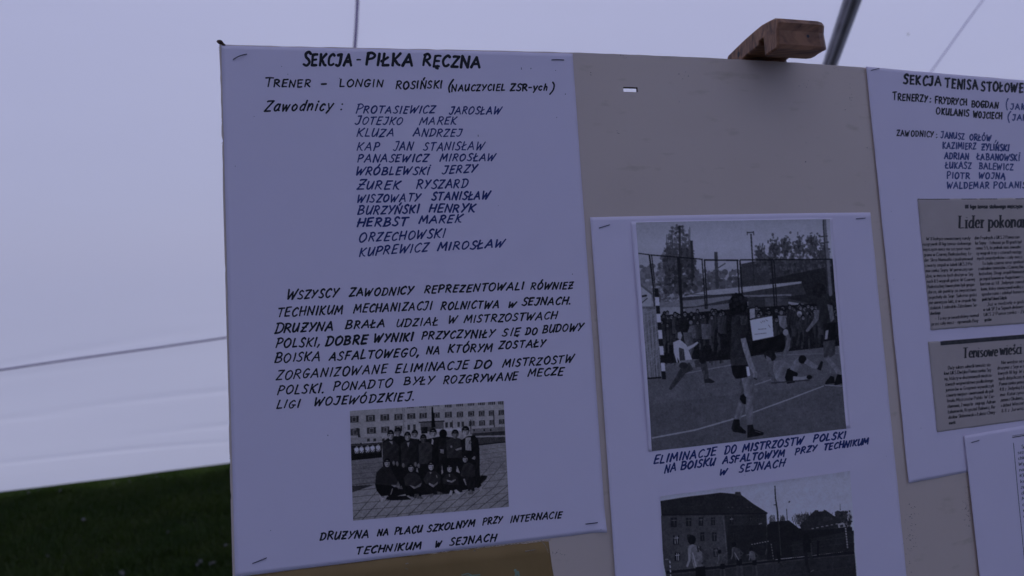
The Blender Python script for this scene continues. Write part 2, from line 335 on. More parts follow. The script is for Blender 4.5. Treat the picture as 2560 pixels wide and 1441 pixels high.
# ------------------------------------------------------------------ the board
SLOT = [(1557, 217), (1594.5, 219), (1595, 231.5), (1558, 229)]
def board():
    bd = empty('display_board', uv2w([[300, 0]])[0]); tag(bd, 'large beige hardboard panel with scuffed edges, papers stapled over it', 'display board')
    bu1, bv1, th = 800., 1000., 3.2
    su = px2uv(SLOT); u0, u1 = round(su[:, 0].min()+.3, 3), round(su[:, 0].max()-.3, 3); v0, v1 = round(su[:, 1].min()+.3, 3), round(su[:, 1].max()-.3, 3)
    us = sorted(set(np.round(np.concatenate([np.arange(0, bu1+1, 8), [u0, u1]]), 3))); us = [u for u in us if not (u0 < u < u1)]
    us = [u for u in us if min(abs(u-u0), abs(u-u1)) > 1 or u in (round(u0, 3), round(u1, 3))]
    vs = sorted(set(np.round(np.concatenate([np.arange(0, 240, 4), np.arange(240, bv1+1, 20), [v0, v1]]), 3)))
    vs = [v for v in vs if not (v0 < v < v1)]; vs = [v for v in vs if min(abs(v-v0), abs(v-v1)) > 1 or v in (round(v0, 3), round(v1, 3))]
    vf = sorted(set(vs + list(np.round(np.arange(240, 560, 4.), 3))))
    vs = vf; nu, nv = len(us), len(vs); r = np.random.default_rng(5)
    edge = np.cumsum(r.normal(0, .12, nv)); edge = edge - np.linspace(edge[0], edge[-1], nv); edge = np.clip(edge, -.5, .5)
    nick = {}
    for yy, d_ in ((352, 1.3), (356, 1.1), (300, .7), (178, .5), (672, .8), (1055, .9), (1155, 1.0), (1165, .8), (1242, .9)):
        v_ = px2uv([(560, yy)])[0, 1]; k = int(np.argmin(np.abs(np.array(vs)-v_))); edge[k] += d_*.45
    for j in range(nv):
        if px2uv([(560, 356)])[0, 1] < vs[j] < px2uv([(570, 1050)])[0, 1]: edge[j] += .25
    top = r.normal(0, .12, nu)
    def P(i, j): 
        return us[i] + (edge[j] if i == 0 else 0), vs[j] + (top[i] if j == 0 else 0)
    uv = np.array([P(i, j) for j in range(nv) for i in range(nu)])
    hole = lambda i, j: abs(us[i]-u0) < .01 and abs(vs[j]-v0) < .01
    F = [(j*nu+i, (j+1)*nu+i, (j+1)*nu+i+1, j*nu+i+1) for j in range(nv-1) for i in range(nu-1) if not hole(i, j)]
    link('panel_face', uv2w(uv, 0), F, M['beige'], bd, smooth=True)
    # fibre core: back face, rim and slot rim
    n0 = len(uv); V = np.concatenate([uv2w(uv, -.25), uv2w(uv, -th)]); G = [tuple(x+n0 for x in f[::-1]) for f in F]
    def rim(i, j, i2, j2): a, b = j*nu+i, j2*nu+i2; G.append((a, b, b+n0, a+n0))
    for i in range(nu-1): rim(i, 0, i+1, 0); rim(i+1, nv-1, i, nv-1)
    for j in range(nv-1): rim(0, j+1, 0, j); rim(nu-1, j, nu-1, j+1)
    for j in range(nv-1):
        for i in range(nu-1):
            if hole(i, j): rim(i+1, j, i, j); rim(i, j+1, i+1, j+1); rim(i, j, i, j+1); rim(i+1, j+1, i+1, j)
    link('fibre_core', V, G, M['fibre'], bd)
    # torn splinter of fibre sticking out of the top left corner
    pl = [(556, 115), (552, 110), (546, 108.5), (541.5, 105), (544.5, 101.5), (551, 101), (556, 103), (560, 109), (564.5, 113.2), (562, 116)]
    q = px2uv(pl); V = np.concatenate([uv2w(q, .6), uv2w(q, -1.6)]); n = len(pl)
    link('splinter', V, [tuple(range(n))[::-1], tuple(range(n, 2*n))] + [(k, (k+1) % n, (k+1) % n+n, k+n) for k in range(n)], M['fibre'], bd)
    VV, FF = [], []
    for k in range(26):                                    # frayed fibres down the left edge
        y = r.uniform(116, 134) if k < 14 else r.choice([300, 352, 880, 905, 1050, 1100, 1145, 1155, 1165, 1242, 1260, 1385]) + r.uniform(-4, 4)
        x = 550 + (y-118)*.0235; p = px2uv([(x+1.5, y), (x - r.uniform(1, 5)*(1 if k < 14 else .6), y + r.uniform(-3, 3))])
        v_, f_ = tube(uv2w(p, -.9), [.0003, .0001], 4); FF += [tuple(a+len(VV) for a in f) for f in f_]; VV += list(v_)
    o = link('loose_fibres', VV, FF, M['fibre'], bd); o['kind'] = 'stuff'
    return bd
board()
# scuff clusters and pits of the laminate: small shallow chips lying on the face
def scuffs():
    r = np.random.default_rng(9); VV, FF = [], []
    for cx, cy, sx, sy, n, tl in ((2278, 1330, 9, 40, 60, .3), (2418, 1270, 5, 30, 45, .3), (1395, 1382, 8, 3, 14, 0), (1548, 139, 6, 1.5, 4, 0), (1563, 147, 2, 2, 3, 0), (1478, 184, 2, 2, 3, 0),
                              (2012, 210, 5, 5, 7, 0), (2125, 238, 3, 14, 8, 0), (1715, 190, 10, 8, 6, 0), (2111, 276, 2, 2, 3, 0), (1540, 333, 3, 3, 3, 0), (2090, 175, 8, 5, 5, 0)):
        for k in range(n):
            x, y = cx + r.normal(0, sx), cy + r.normal(0, sy); a = r.uniform(.5, 1.6); 
            q = px2uv([(x-a, y), (x, y-a*.5), (x+a*r.uniform(.8, 2), y+a*.2), (x+.3*a, y+a*.6)]); b = len(VV); VV += list(uv2w(q, .03 + .0004*len(VV) % .05)); FF.append((b, b+1, b+2, b+3))
    o = link('scuff_marks', VV, FF, M['fibre'], bpy.data.objects['display_board']); o['kind'] = 'stuff'
scuffs()

# ------------------------------------------------------------------ papers
class Sheet:
    """a sheet of paper on the board: bilinear patch between four places, with its own lift off the face"""
    def __init__(s, quad, base, lift=None):
        s.q = px2uv(quad); s.base = base; s.lift = lift or (lambda a, b: 0*a); s.cockle = lift is not None and base == .2
    def st(s, uv):
        uv = np.asarray(uv); a = np.full(len(uv), .5); b = a.copy()
        for _ in range(8):
            P = s.at(a, b); du = (1-b)[:, None]*(s.q[1]-s.q[0]) + b[:, None]*(s.q[2]-s.q[3]); dv = (1-a)[:, None]*(s.q[3]-s.q[0]) + a[:, None]*(s.q[2]-s.q[1])
            e = uv - P; det = du[:, 0]*dv[:, 1]-du[:, 1]*dv[:, 0]
            a = a + (e[:, 0]*dv[:, 1]-e[:, 1]*dv[:, 0])/det; b = b + (du[:, 0]*e[:, 1]-du[:, 1]*e[:, 0])/det
        return a, b
    def at(s, a, b):
        a, b = a[:, None], b[:, None]; return (1-a)*(1-b)*s.q[0] + a*(1-b)*s.q[1] + a*b*s.q[2] + (1-a)*b*s.q[3]
    def off(s, uv):
        a, b = s.st(uv); a = np.clip(a, 0, 1); b = np.clip(b, 0, 1)
        ck = .16*np.sin(uv[:, 0]*.13 + uv[:, 1]*.03 + s.base*9)*np.sin(uv[:, 1]*.085 - uv[:, 0]*.02) if s.cockle else 0
        return s.base + s.lift(a, b) + ck
    def build(s, m, parent, name='sheet', na=90, nb=120, thick=.12, tone=None, on=None, rough_edge=0):
        a, b = np.meshgrid(np.linspace(0, 1, na), np.linspace(0, 1, nb)); a, b = a.ravel(), b.ravel()
        uv = s.at(a, b)
        if rough_edge:
            r = np.random.default_rng(3); ed = (a < 1e-9) | (a > 1-1e-9) | (b < 1e-9) | (b > 1-1e-9); uv = uv + r.normal(0, rough_edge, uv.shape)*ed[:, None]
        off = s.off(uv) + (on.off(uv) if on else 0)
        V = uv2w(uv, off); n = len(V)
        F = [(j*na+i, (j+1)*na+i, (j+1)*na+i+1, j*na+i+1) for j in range(nb-1) for i in range(na-1)]
        if thick and tone is None:
            V = np.concatenate([V, uv2w(uv, off-thick)]); F = F + [tuple(x+n for x in f[::-1]) for f in F]
            for i in range(na-1): F += [(i, i+1, n+i+1, n+i), ((nb-1)*na+i+1, (nb-1)*na+i, n+(nb-1)*na+i, n+(nb-1)*na+i+1)]
            for j in range(nb-1): F += [((j+1)*na, j*na, n+j*na, n+(j+1)*na), (j*na+na-1, (j+1)*na+na-1, n+(j+1)*na+na-1, n+j*na+na-1)]
        o = link(name, V, F, m, parent, smooth=(tone is not None or not thick))
        if tone is not None:
            at = o.data.color_attributes.new('print_tone', 'FLOAT_COLOR', 'POINT')
            c = np.ones((n, 4)); c[:, :3] = tone(a, b); at.data.foreach_set('color', c.reshape(-1))
        if thick and tone is None:
            sm = np.zeros(len(F), bool); sm[:2*(na-1)*(nb-1)] = True; o.data.polygons.foreach_set('use_smooth', sm); o.data.update()
        return o

# ------------------------------------------------------------------ lettering: single strokes, swept with a pen width
# a stroke = (kind, points); kind L = straight runs, S = curve. Box height 1, y up.
CAP = {
 'A': (.74, [('L', [(0, 0), (.36, 1), (.74, 0)]), ('L', [(.13, .36), (.62, .36)])]),
 'B': (.62, [('L', [(.05, 0), (.08, 1)]), ('S', [(0, .98), (.35, 1), (.52, .8), (.4, .57), (.12, .52)]), ('S', [(.12, .52), (.5, .46), (.62, .24), (.42, .03), (0, 0)])]),
 'C': (.58, [('S', [(.58, .86), (.42, 1), (.15, .78), (.04, .42), (.16, .06), (.38, 0), (.58, .14)])]),
 'D': (.66, [('L', [(.08, 0), (.1, .98)]), ('S', [(0, .97), (.35, 1), (.62, .78), (.62, .34), (.4, .06), (0, 0)])]),
 'E': (.54, [('L', [(.08, .97), (.05, 0)]), ('L', [(.08, .97), (.54, 1)]), ('L', [(.07, .5), (.46, .54)]), ('L', [(.05, 0), (.52, .02)])]),
 'F': (.54, [('L', [(.08, .97), (.05, 0)]), ('L', [(.08, .97), (.54, 1)]), ('L', [(.07, .5), (.46, .54)])]),
 'G': (.66, [('S', [(.58, .88), (.4, 1), (.12, .75), (.05, .35), (.22, .02), (.46, .06), (.58, .4)]), ('L', [(.34, .42), (.68, .42)])]),
 'H': (.64, [('L', [(.06, 1), (.04, 0)]), ('L', [(.6, 1), (.58, 0)]), ('L', [(.0, .5), (.62, .52)])]),
 'I': (.2, [('L', [(.1, 1), (.09, 0)])]),
 'J': (.55, [('L', [(.12, .96), (.5, 1)]), ('S', [(.48, 1), (.44, .5), (.36, .1), (.18, -.04), (.0, .08)])]),
 'K': (.6, [('L', [(.06, 1), (.04, 0)]), ('L', [(.58, 1), (.1, .46)]), ('S', [(.1, .46), (.26, .4), (.42, .12), (.62, .0)])]),
 'L': (.5, [('L', [(.08, 1), (.04, 0), (.5, .03)])]),
 'M': (.84, [('L', [(0, 0), (.1, 1), (.38, .28), (.7, 1), (.82, 0)])]),
 'N': (.66, [('L', [(.02, 0), (.06, 1), (.56, 0), (.64, 1)])]),
 'O': (.7, [('S', [(.38, 1), (.12, .82), (.03, .42), (.18, .04), (.42, .02), (.66, .34), (.64, .76), (.38, 1), (.2, .9)])]),
 'P': (.56, [('L', [(.06, .98), (.04, 0)]), ('S', [(0, .95), (.3, 1.02), (.54, .82), (.42, .54), (.06, .44)])]),
 'R': (.62, [('L', [(.06, .98), (.04, 0)]), ('S', [(0, .95), (.3, 1.02), (.52, .82), (.42, .58), (.08, .48)]), ('L', [(.2, .5), (.62, 0)])]),
 'S': (.52, [('S', [(.52, .9), (.34, 1.02), (.12, .86), (.16, .62), (.4, .44), (.5, .2), (.3, -.02), (.0, .08)])]),
 'T': (.64, [('L', [(0, .97), (.64, 1)]), ('L', [(.33, .98), (.3, 0)])]),
 'U': (.62, [('S', [(.04, 1), (.02, .4), (.1, .03), (.3, .04), (.5, .4), (.58, .75)]), ('L', [(.6, 1), (.58, 0)])]),
 'W': (.92, [('L', [(.02, 1), (.12, 0), (.46, .72), (.54, 0), (.92, 1)])]),
 'X': (.6, [('L', [(0, 1), (.6, 0)]), ('L', [(.6, 1), (0, 0)])]),
 'Y': (.6, [('L', [(.02, 1), (.26, .5)]), ('L', [(.62, 1), (.1, 0)])]),
 'Z': (.58, [('L', [(.04, .94), (.12, .98), (.58, 1), (.02, 0), (.56, .03)])]),
 '-': (.35, [('L', [(0, .42), (.35, .42)])]), '.': (.12, [('L', [(.04, .02), (.09, .03)])]), ',': (.14, [('L', [(.1, .12), (0, -.22)])]),
 ':': (.12, [('L', [(.04, .08), (.09, .1)]), ('L', [(.06, .58), (.11, .6)])]),
 '(': (.25, [('S', [(.22, 1.25), (.04, .8), (.0, .3), (.1, -.2)])]), ')': (.25, [('S', [(.1, 1.25), (.26, .9), (.24, .3), (.05, -.25)])]),
 '0': (.5, [('S', [(.25, 1), (.03, .7), (.03, .3), (.25, 0), (.47, .3), (.47, .7), (.25, 1)])]), '1': (.3, [('L', [(.05, .78), (.2, 1), (.2, 0)])]),
 '2': (.5, [('S', [(.05, .8), (.25, 1), (.45, .78), (.3, .4), (.02, 0)]), ('L', [(.02, 0), (.5, 0)])]), '3': (.5, [('S', [(.05, .85), (.25, 1), (.42, .78), (.2, .52), (.45, .25), (.25, 0), (.02, .12)])]),
 '4': (.5, [('L', [(.38, 0), (.38, 1), (0, .3), (.5, .3)])]), '5': (.5, [('L', [(.45, 1), (.1, 1), (.07, .55)]), ('S', [(.07, .55), (.35, .62), (.47, .3), (.25, 0), (.02, .1)])]),
 '6': (.5, [('S', [(.4, 1), (.08, .6), (.04, .25), (.25, 0), (.46, .28), (.25, .55), (.05, .3)])]), '8': (.5, [('S', [(.25, .52), (.07, .75), (.25, 1), (.43, .75), (.25, .52), (.03, .25), (.25, 0), (.47, .25), (.25, .52)])]),
}
X = .64
LOW = {
 'a': (.46, [('S', [(.42, .5), (.25, X), (.05, .4), (.05, .1), (.2, 0), (.38, .2)]), ('L', [(.42, X), (.4, .06), (.5, .02)])]),
 'b': (.46, [('L', [(.06, 1), (.05, .02)]), ('S', [(.06, .45), (.25, X), (.44, .42), (.4, .1), (.22, 0), (.05, .12)])]),
 'c': (.38, [('S', [(.38, .54), (.25, X), (.06, .42), (.06, .14), (.22, 0), (.38, .1)])]),
 'd': (.46, [('S', [(.4, .5), (.25, X), (.05, .4), (.05, .12), (.2, 0), (.38, .16)]), ('L', [(.46, 1), (.4, 0)])]),
 'e': (.4, [('S', [(.06, .32), (.38, .36), (.32, .6), (.2, X), (.05, .42), (.06, .12), (.22, 0), (.38, .1)])]),
 'f': (.3, [('S', [(.34, .96), (.22, 1), (.14, .8), (.12, 0)]), ('L', [(0, .6), (.28, .6)])]),
 'g': (.46, [('S', [(.4, .5), (.25, X), (.05, .4), (.05, .12), (.2, 0), (.38, .16)]), ('S', [(.42, X), (.42, -.1), (.25, -.3), (.05, -.2)])]),
 'h': (.46, [('L', [(.1, 1), (.03, 0)]), ('S', [(.06, .35), (.25, X), (.4, .5), (.38, 0)])]),
 'i': (.14, [('L', [(.06, X), (.05, 0)]), ('L', [(.08, .86), (.1, .9)])]),
 'j': (.2, [('S', [(.14, X), (.14, -.1), (.0, -.3)]), ('L', [(.14, .86), (.16, .9)])]),
 'k': (.44, [('L', [(.06, 1), (.05, 0)]), ('L', [(.4, X), (.08, .26)]), ('L', [(.16, .34), (.44, 0)])]),
 'l': (.12, [('L', [(.07, 1), (.06, 0)])]),
 'm': (.72, [('L', [(.05, X), (.04, 0)]), ('S', [(.05, .4), (.2, X), (.34, .5), (.33, 0)]), ('S', [(.34, .4), (.5, X), (.64, .5), (.64, 0)])]),
 'n': (.46, [('L', [(.05, X), (.03, 0)]), ('S', [(.05, .38), (.25, X), (.4, .5), (.38, .04)])]),
 'o': (.46, [('S', [(.24, X), (.05, .45), (.05, .18), (.22, 0), (.42, .18), (.42, .46), (.24, X)])]),
 'p': (.46, [('L', [(.06, X), (.05, -.3)]), ('S', [(.06, .45), (.25, X), (.44, .42), (.4, .1), (.22, 0), (.05, .12)])]),
 'r': (.32, [('L', [(.05, X), (.04, 0)]), ('S', [(.05, .38), (.18, .58), (.32, .6)])]),
 's': (.36, [('S', [(.34, .56), (.2, X), (.06, .5), (.18, .34), (.34, .18), (.2, 0), (.02, .07)])]),
 't': (.28, [('S', [(.12, .88), (.1, .2), (.18, 0), (.3, .05)]), ('L', [(0, .6), (.28, .6)])]),
 'u': (.46, [('S', [(.04, X), (.04, .15), (.2, 0), (.38, .2)]), ('L', [(.42, X), (.41, 0)])]),
 'w': (.66, [('L', [(.02, X), (.14, 0), (.32, .56), (.44, 0), (.64, X)])]),
 'y': (.46, [('L', [(.02, X), (.22, .04)]), ('L', [(.46, X), (.2, -.04), (.06, -.3)])]),
 'z': (.4, [('L', [(.03, X), (.38, X), (.02, 0), (.4, 0)])]),
}
def _acc(base, extra, src): w_, s_ = src[base]; return (w_, s_ + extra)
for tbl, names in ((CAP, {'Ł': ('L', [('L', [(-.1, .36), (.36, .68)])]), 'Ó': ('O', [('L', [(.34, 1.12), (.46, 1.42)])]), 'Ń': ('N', [('L', [(.3, 1.12), (.42, 1.42)])]),
        'Ę': ('E', [('L', [(.4, .02), (.3, -.14), (.42, -.2)])]), 'Ż': ('Z', [('L', [(.08, .5), (.5, .52)])]), 'Ź': ('Z', [('L', [(.35, 1.15), (.35, 1.32)])]), 'Ą': ('A', [('L', [(.72, 0), (.66, -.18), (.78, -.24)])]),
        'Į': ('I', [('L', [(.13, 1.26), (.15, 1.3)])]), 'Ź': ('Z', [('L', [(.36, 1.22), (.38, 1.3)])])}),
       (LOW, {'ł': ('l', [('L', [(-.06, .36), (.2, .6)])]), 'ó': ('o', [('L', [(.24, .76), (.34, .98)])]), 'ń': ('n', [('L', [(.24, .76), (.34, .98)])]), 'ś': ('s', [('L', [(.2, .76), (.3, .98)])]),
        'ć': ('c', [('L', [(.2, .76), (.3, .98)])]), 'ę': ('e', [('L', [(.3, .03), (.24, -.14), (.34, -.2)])]), 'ą': ('a', [('L', [(.42, .03), (.36, -.14), (.46, -.2)])]), 'ż': ('z', [('L', [(.2, .82), (.22, .88)])])})):
    for k_, (b_, e_) in names.items(): tbl[k_] = _acc(b_, e_, tbl)
FONT = dict(CAP); FONT.update(LOW)
def curve(pts, n=4):
    P = np.array(pts, float)
    if len(P) < 3: return P
    Q = np.vstack([2*P[0]-P[1], P, 2*P[-1]-P[-2]]); out = []
    for i in range(1, len(Q)-2):
        for k in range(n):
            t = k/n; a, b, c, d = Q[i-1], Q[i], Q[i+1], Q[i+2]
            out.append(.5*((2*b)+(-a+c)*t+(2*a-5*b+4*c-d)*t*t+(-a+3*b-3*c+d)*t**3))
    out.append(Q[-2]); return np.array(out)
class Ink:
    """collects strokes in photograph pixels and lays them on a sheet as one mesh"""
    def __init__(s): s.V = []; s.F = []; s.n = 0; s.lv = []; s.k = 0
    def stroke(s, P, wd, nib=None, round_=True, taper=True):
        P = np.asarray(P, float); d = np.diff(P, axis=0); L = np.hypot(*d.T); keep = np.concatenate([[True], L > 1e-4]); P = P[keep]
        if len(P) < 2: return
        d = np.diff(P, axis=0); d = d/np.hypot(*d.T)[:, None]
        t = np.vstack([d[0], d[:-1]+d[1:], d[-1]]); t = t/np.maximum(np.hypot(*t.T), .35)[:, None]
        nrm = np.stack([-t[:, 1], t[:, 0]], 1)
        if nib is not None:
            dd = np.vstack([d[0], (d[:-1]+d[1:])/2, d[-1]]); ww = nib[0] + (nib[1]-nib[0])*np.abs(dd[:, 1])**1.3
        else:
            ww = np.full(len(P), float(wd)); 
            if taper: ww = ww*(1 + rng.uniform(-.12, .12))*(1 + .10*np.sin(np.linspace(0, 3.1, len(P)) + rng.uniform(0, 3)))
        rows = [(P[i], nrm[i]*ww[i]/2) for i in range(len(P))]
        if round_:
            a = ww[0]/2; b = ww[-1]/2
            rows = [(P[0]-d[0]*a*.85, nrm[0]*a*.38), (P[0]-d[0]*a*.5, nrm[0]*a*.85)] + rows + [(P[-1]+d[-1]*b*.5, nrm[-1]*b*.85), (P[-1]+d[-1]*b*.85, nrm[-1]*b*.38)]
        b0 = s.n
        for p, n_ in rows: s.V += [p-n_, p+n_]; s.lv += [s.k, s.k]
        m_ = len(rows); s.n += 2*m_; s.k = (s.k+1) % 9
        s.F += [(b0+2*i, b0+2*i+1, b0+2*i+3, b0+2*i+2) for i in range(m_-1)]
    def word(s, txt, x0, y0, x1, y1, h, wd, slant=.2, jit=.03, big=1., nib=None, gap=.265, serif=0):
        wd = wd*.94*(1 + rng.normal(0, .05))
        G = []; cur = 0
        for i, ch in enumerate(txt):
            if ch == ' ': cur += .34; continue
            g = FONT[ch]; k = big if i == 0 else 1.
            G.append((cur, k, g)); cur += g[0]*k + gap
        tot = cur - gap + max(slant, 0)*.9; sx = math.hypot(x1-x0, y1-y0)/max(tot, .05) if x1 is not None else h
        if x1 is None: ex, ey = 1., 0.
        else: L = math.hypot(x1-x0, y1-y0); ex, ey = (x1-x0)/L, (y1-y0)/L
        for cx, k, (gw, st) in G:
            js, jr, jy = 1 + rng.normal(0, jit), rng.normal(0, jit*.9), rng.normal(0, jit*h*.8); jx = rng.normal(0, jit*.5)
            for kind, pts in st:
                q = np.array(pts, float) + rng.normal(0, jit*.45, (len(pts), 2)); q *= k*js
                q = q @ np.array([[math.cos(jr), -math.sin(jr)], [math.sin(jr), math.cos(jr)]])
                sl_ = slant*(1+rng.normal(0, jit)) if jit else slant
                gx = cx + jx + q[:, 0] + sl_*q[:, 1]; gy = q[:, 1]*h - jy
                P = np.stack([x0 + gx*sx*ex + gy*ey*0, y0 + gx*sx*ey - gy], 1)
                P = curve(P, 3 if nib is not None else 5) if kind == 'S' else P
                if kind == 'L' and nib is None and len(P) == 2 and jit:
                    mid = (P[0]+P[1])/2 + rng.normal(0, jit*h*.5, 2); P = curve([P[0], mid, P[1]], 3)
                if kind == 'L' and len(q) > 2:
                    for k_ in range(len(P)-1): s.stroke(P[k_:k_+2], wd, nib, round_=nib is None)
                else: s.stroke(P, wd, nib, round_=nib is None)
                if serif and kind == 'L':
                    for e, o_ in ((0, 1), (-1, -2)):
                        dv = P[e]-P[o_]
                        if abs(dv[1]) > 2.5*abs(dv[0]) and abs(dv[1]) > .3*h:
                            a = serif*h; s.stroke([P[e]-[a, 0], P[e]+[a, 0]], 0, nib=(nib[0]*1.1, nib[0]*1.1), round_=False)
    def build(s, name, m, sheet, parent, above=.09, on=None):
        if not s.V: return
        uv = px2uv(np.array(s.V)); off = (sheet.off(uv) + (on.off(uv) if on else 0)) + above + np.array(s.lv)*.004
        o = link(name, uv2w(uv, off), s.F, m, parent)
        if name in ('ink_specks', 'leaf_motif', 'worn_spots', 'text_column'): o['kind'] = 'stuff'
        return o
def write(lines, sheet, parent, m, **kw):
    """lines: list of handwritten lines, each a list of words (text, x0, y0, x1, y1, cap height, pen, [big initial])"""
    for ln in lines:
        ink = Ink()
        for wd in ln:
            big = wd[7] if len(wd) > 7 else 1.; ink.word(*wd[:7], big=big, **kw)
        ink.build('handwritten_line', m, sheet, parent)

# ------------------------------------------------------------------ painter for the printed photographs (flat print)
class Canvas:
    """greyscale print, painted in enlarged-photograph coordinates (W x H), sampled on the print's mesh"""
    def __init__(s, W, H, q, ox, oy, zoom, bgv):
        s.q = q; s.w, s.h = int(W*q), int(H*q); s.a = np.full((s.h, s.w), float(bgv)); s.ox, s.oy, s.z = ox, oy, zoom
        s.Y, s.X = np.mgrid[0:s.h, 0:s.w]; s.X = (s.X+.5)/q; s.Y = (s.Y+.5)/q
    def box(s, x0, y0, x1, y1):
        return slice(max(0, int(y0*s.q)-1), max(0, min(s.h, int(y1*s.q)+2))), slice(max(0, int(x0*s.q)-1), max(0, min(s.w, int(x1*s.q)+2)))
    def mask(s, P):
        P = np.asarray(P, float); sl_ = s.box(P[:, 0].min(), P[:, 1].min(), P[:, 0].max(), P[:, 1].max()); X_, Y_ = s.X[sl_], s.Y[sl_]
        m = np.zeros(X_.shape, bool); n = len(P)
        for i in range(n):
            (x0, y0), (x1, y1) = P[i], P[(i+1) % n]
            if y0 == y1: continue
            c = ((Y_ < y0) != (Y_ < y1)) & (X_ < (x1-x0)*(Y_-y0)/(y1-y0)+x0); m ^= c
        return sl_, m
    def poly(s, P, v, nz_=0, al=1.):
        sl_, m = s.mask(P)
        if m.size == 0: return
        val = v + (s.rn(m.shape)*nz_ if nz_ else 0)
        P = np.asarray(P); x0, x1 = P[:, 0].min(), P[:, 0].max()
        if nz_ and 25 < x1-x0 < 230 and v < 72: xx = (s.X[sl_]-x0)/(x1-x0); yy = s.Y[sl_]; val = val*(1 + .20*(.5-xx) + .10*np.sin(xx*9 + yy*.03)*np.sin(yy*.05+xx*3)) + 1.5*np.sin(xx*14+yy*.045)
        s.a[sl_] = np.where(m, s.a[sl_]*(1-al) + val*al, s.a[sl_])
    def rn(s, shape):
        n = rng.normal(0, 1, shape); return (n + np.roll(n, 1, 0) + np.roll(n, 1, 1) + np.roll(n, -1, 0))/2
    def ell(s, cx, cy, rx, ry, v, nz_=0, al=1., ang=0):
        t = np.linspace(0, 2*np.pi, 19)[:-1]; x, y = rx*np.cos(t), ry*np.sin(t); c, d = math.cos(ang), math.sin(ang)
        s.poly(np.stack([cx + x*c - y*d, cy + x*d + y*c], 1), v, nz_, al)
    def line(s, pts, wd, v, al=1., nz_=0):
        P = np.array(pts, float)
        w_ = np.broadcast_to(wd, (len(P),))
        for i in range(len(P)-1):
            d = P[i+1]-P[i]; L = math.hypot(*d)
            if L < 1e-6: continue
            n = np.array([-d[1], d[0]])/L; s.poly([P[i]+n*w_[i]/2, P[i+1]+n*w_[i+1]/2, P[i+1]-n*w_[i+1]/2, P[i]-n*w_[i]/2], v, nz_, al)
            if w_[i+1] > 8: s.ell(P[i+1][0], P[i+1][1], w_[i+1]/2, w_[i+1]/2, v, nz_, al)
    def blobs(s, x0, y0, x1, y1, n, r0, r1, v0, v1, inside=None, al=.9):
        k = 0
        while k < n:
            x, y = rng.uniform(x0, x1), rng.uniform(y0, y1)
            if inside is not None and not inside(x, y): k += .2; continue
            s.ell(x, y, rng.uniform(r0, r1), rng.uniform(r0, r1), rng.uniform(v0, v1), 0, al); k += 1
    def blur(s, n=1):
        for _ in range(n):
            a = s.a; p = np.pad(a, 1, 'edge'); s.a = (p[:-2, 1:-1]+p[2:, 1:-1]+p[1:-1, :-2]+p[1:-1, 2:]+4*a)/8
    def mottle(s, cell, amp, add=0):
        h, w = int(s.h/cell)+3, int(s.w/cell)+3; g = rng.normal(0, 1, (h, w))
        y, x = np.arange(s.h)/cell, np.arange(s.w)/cell; i, j = y.astype(int), x.astype(int); fy, fx = (y-i)[:, None], (x-j)[None]
        fy, fx = fy*fy*(3-2*fy), fx*fx*(3-2*fx)
        n = g[i][:, j]*(1-fy)*(1-fx) + g[i+1][:, j]*fy*(1-fx) + g[i][:, j+1]*(1-fy)*fx + g[i+1][:, j+1]*fy*fx
        k = 1 - .75*np.clip((s.a-55)/40, 0, 1); s.a = s.a*(1+amp*n*k) + add*n*k
    def aged(s, k=1.):
        s.mottle(60, .025*k); s.mottle(18, .035*k, .3*k); s.mottle(7, .045*k, .4*k); s.mottle(3.2, .04*k, .4*k)
    def sample(s, px):
        x = ((px[:, 0]-s.ox)*s.z)*s.q - .5; y = ((px[:, 1]-s.oy)*s.z)*s.q - .5
        x = np.clip(x, 0, s.w-1.001); y = np.clip(y, 0, s.h-1.001); i, j = x.astype(int), y.astype(int); fx, fy = x-i, y-j; a = s.a
        return (a[j, i]*(1-fx)*(1-fy) + a[j, i+1]*fx*(1-fy) + a[j+1, i]*(1-fx)*fy + a[j+1, i+1]*fx*fy)
def h01(t): return t
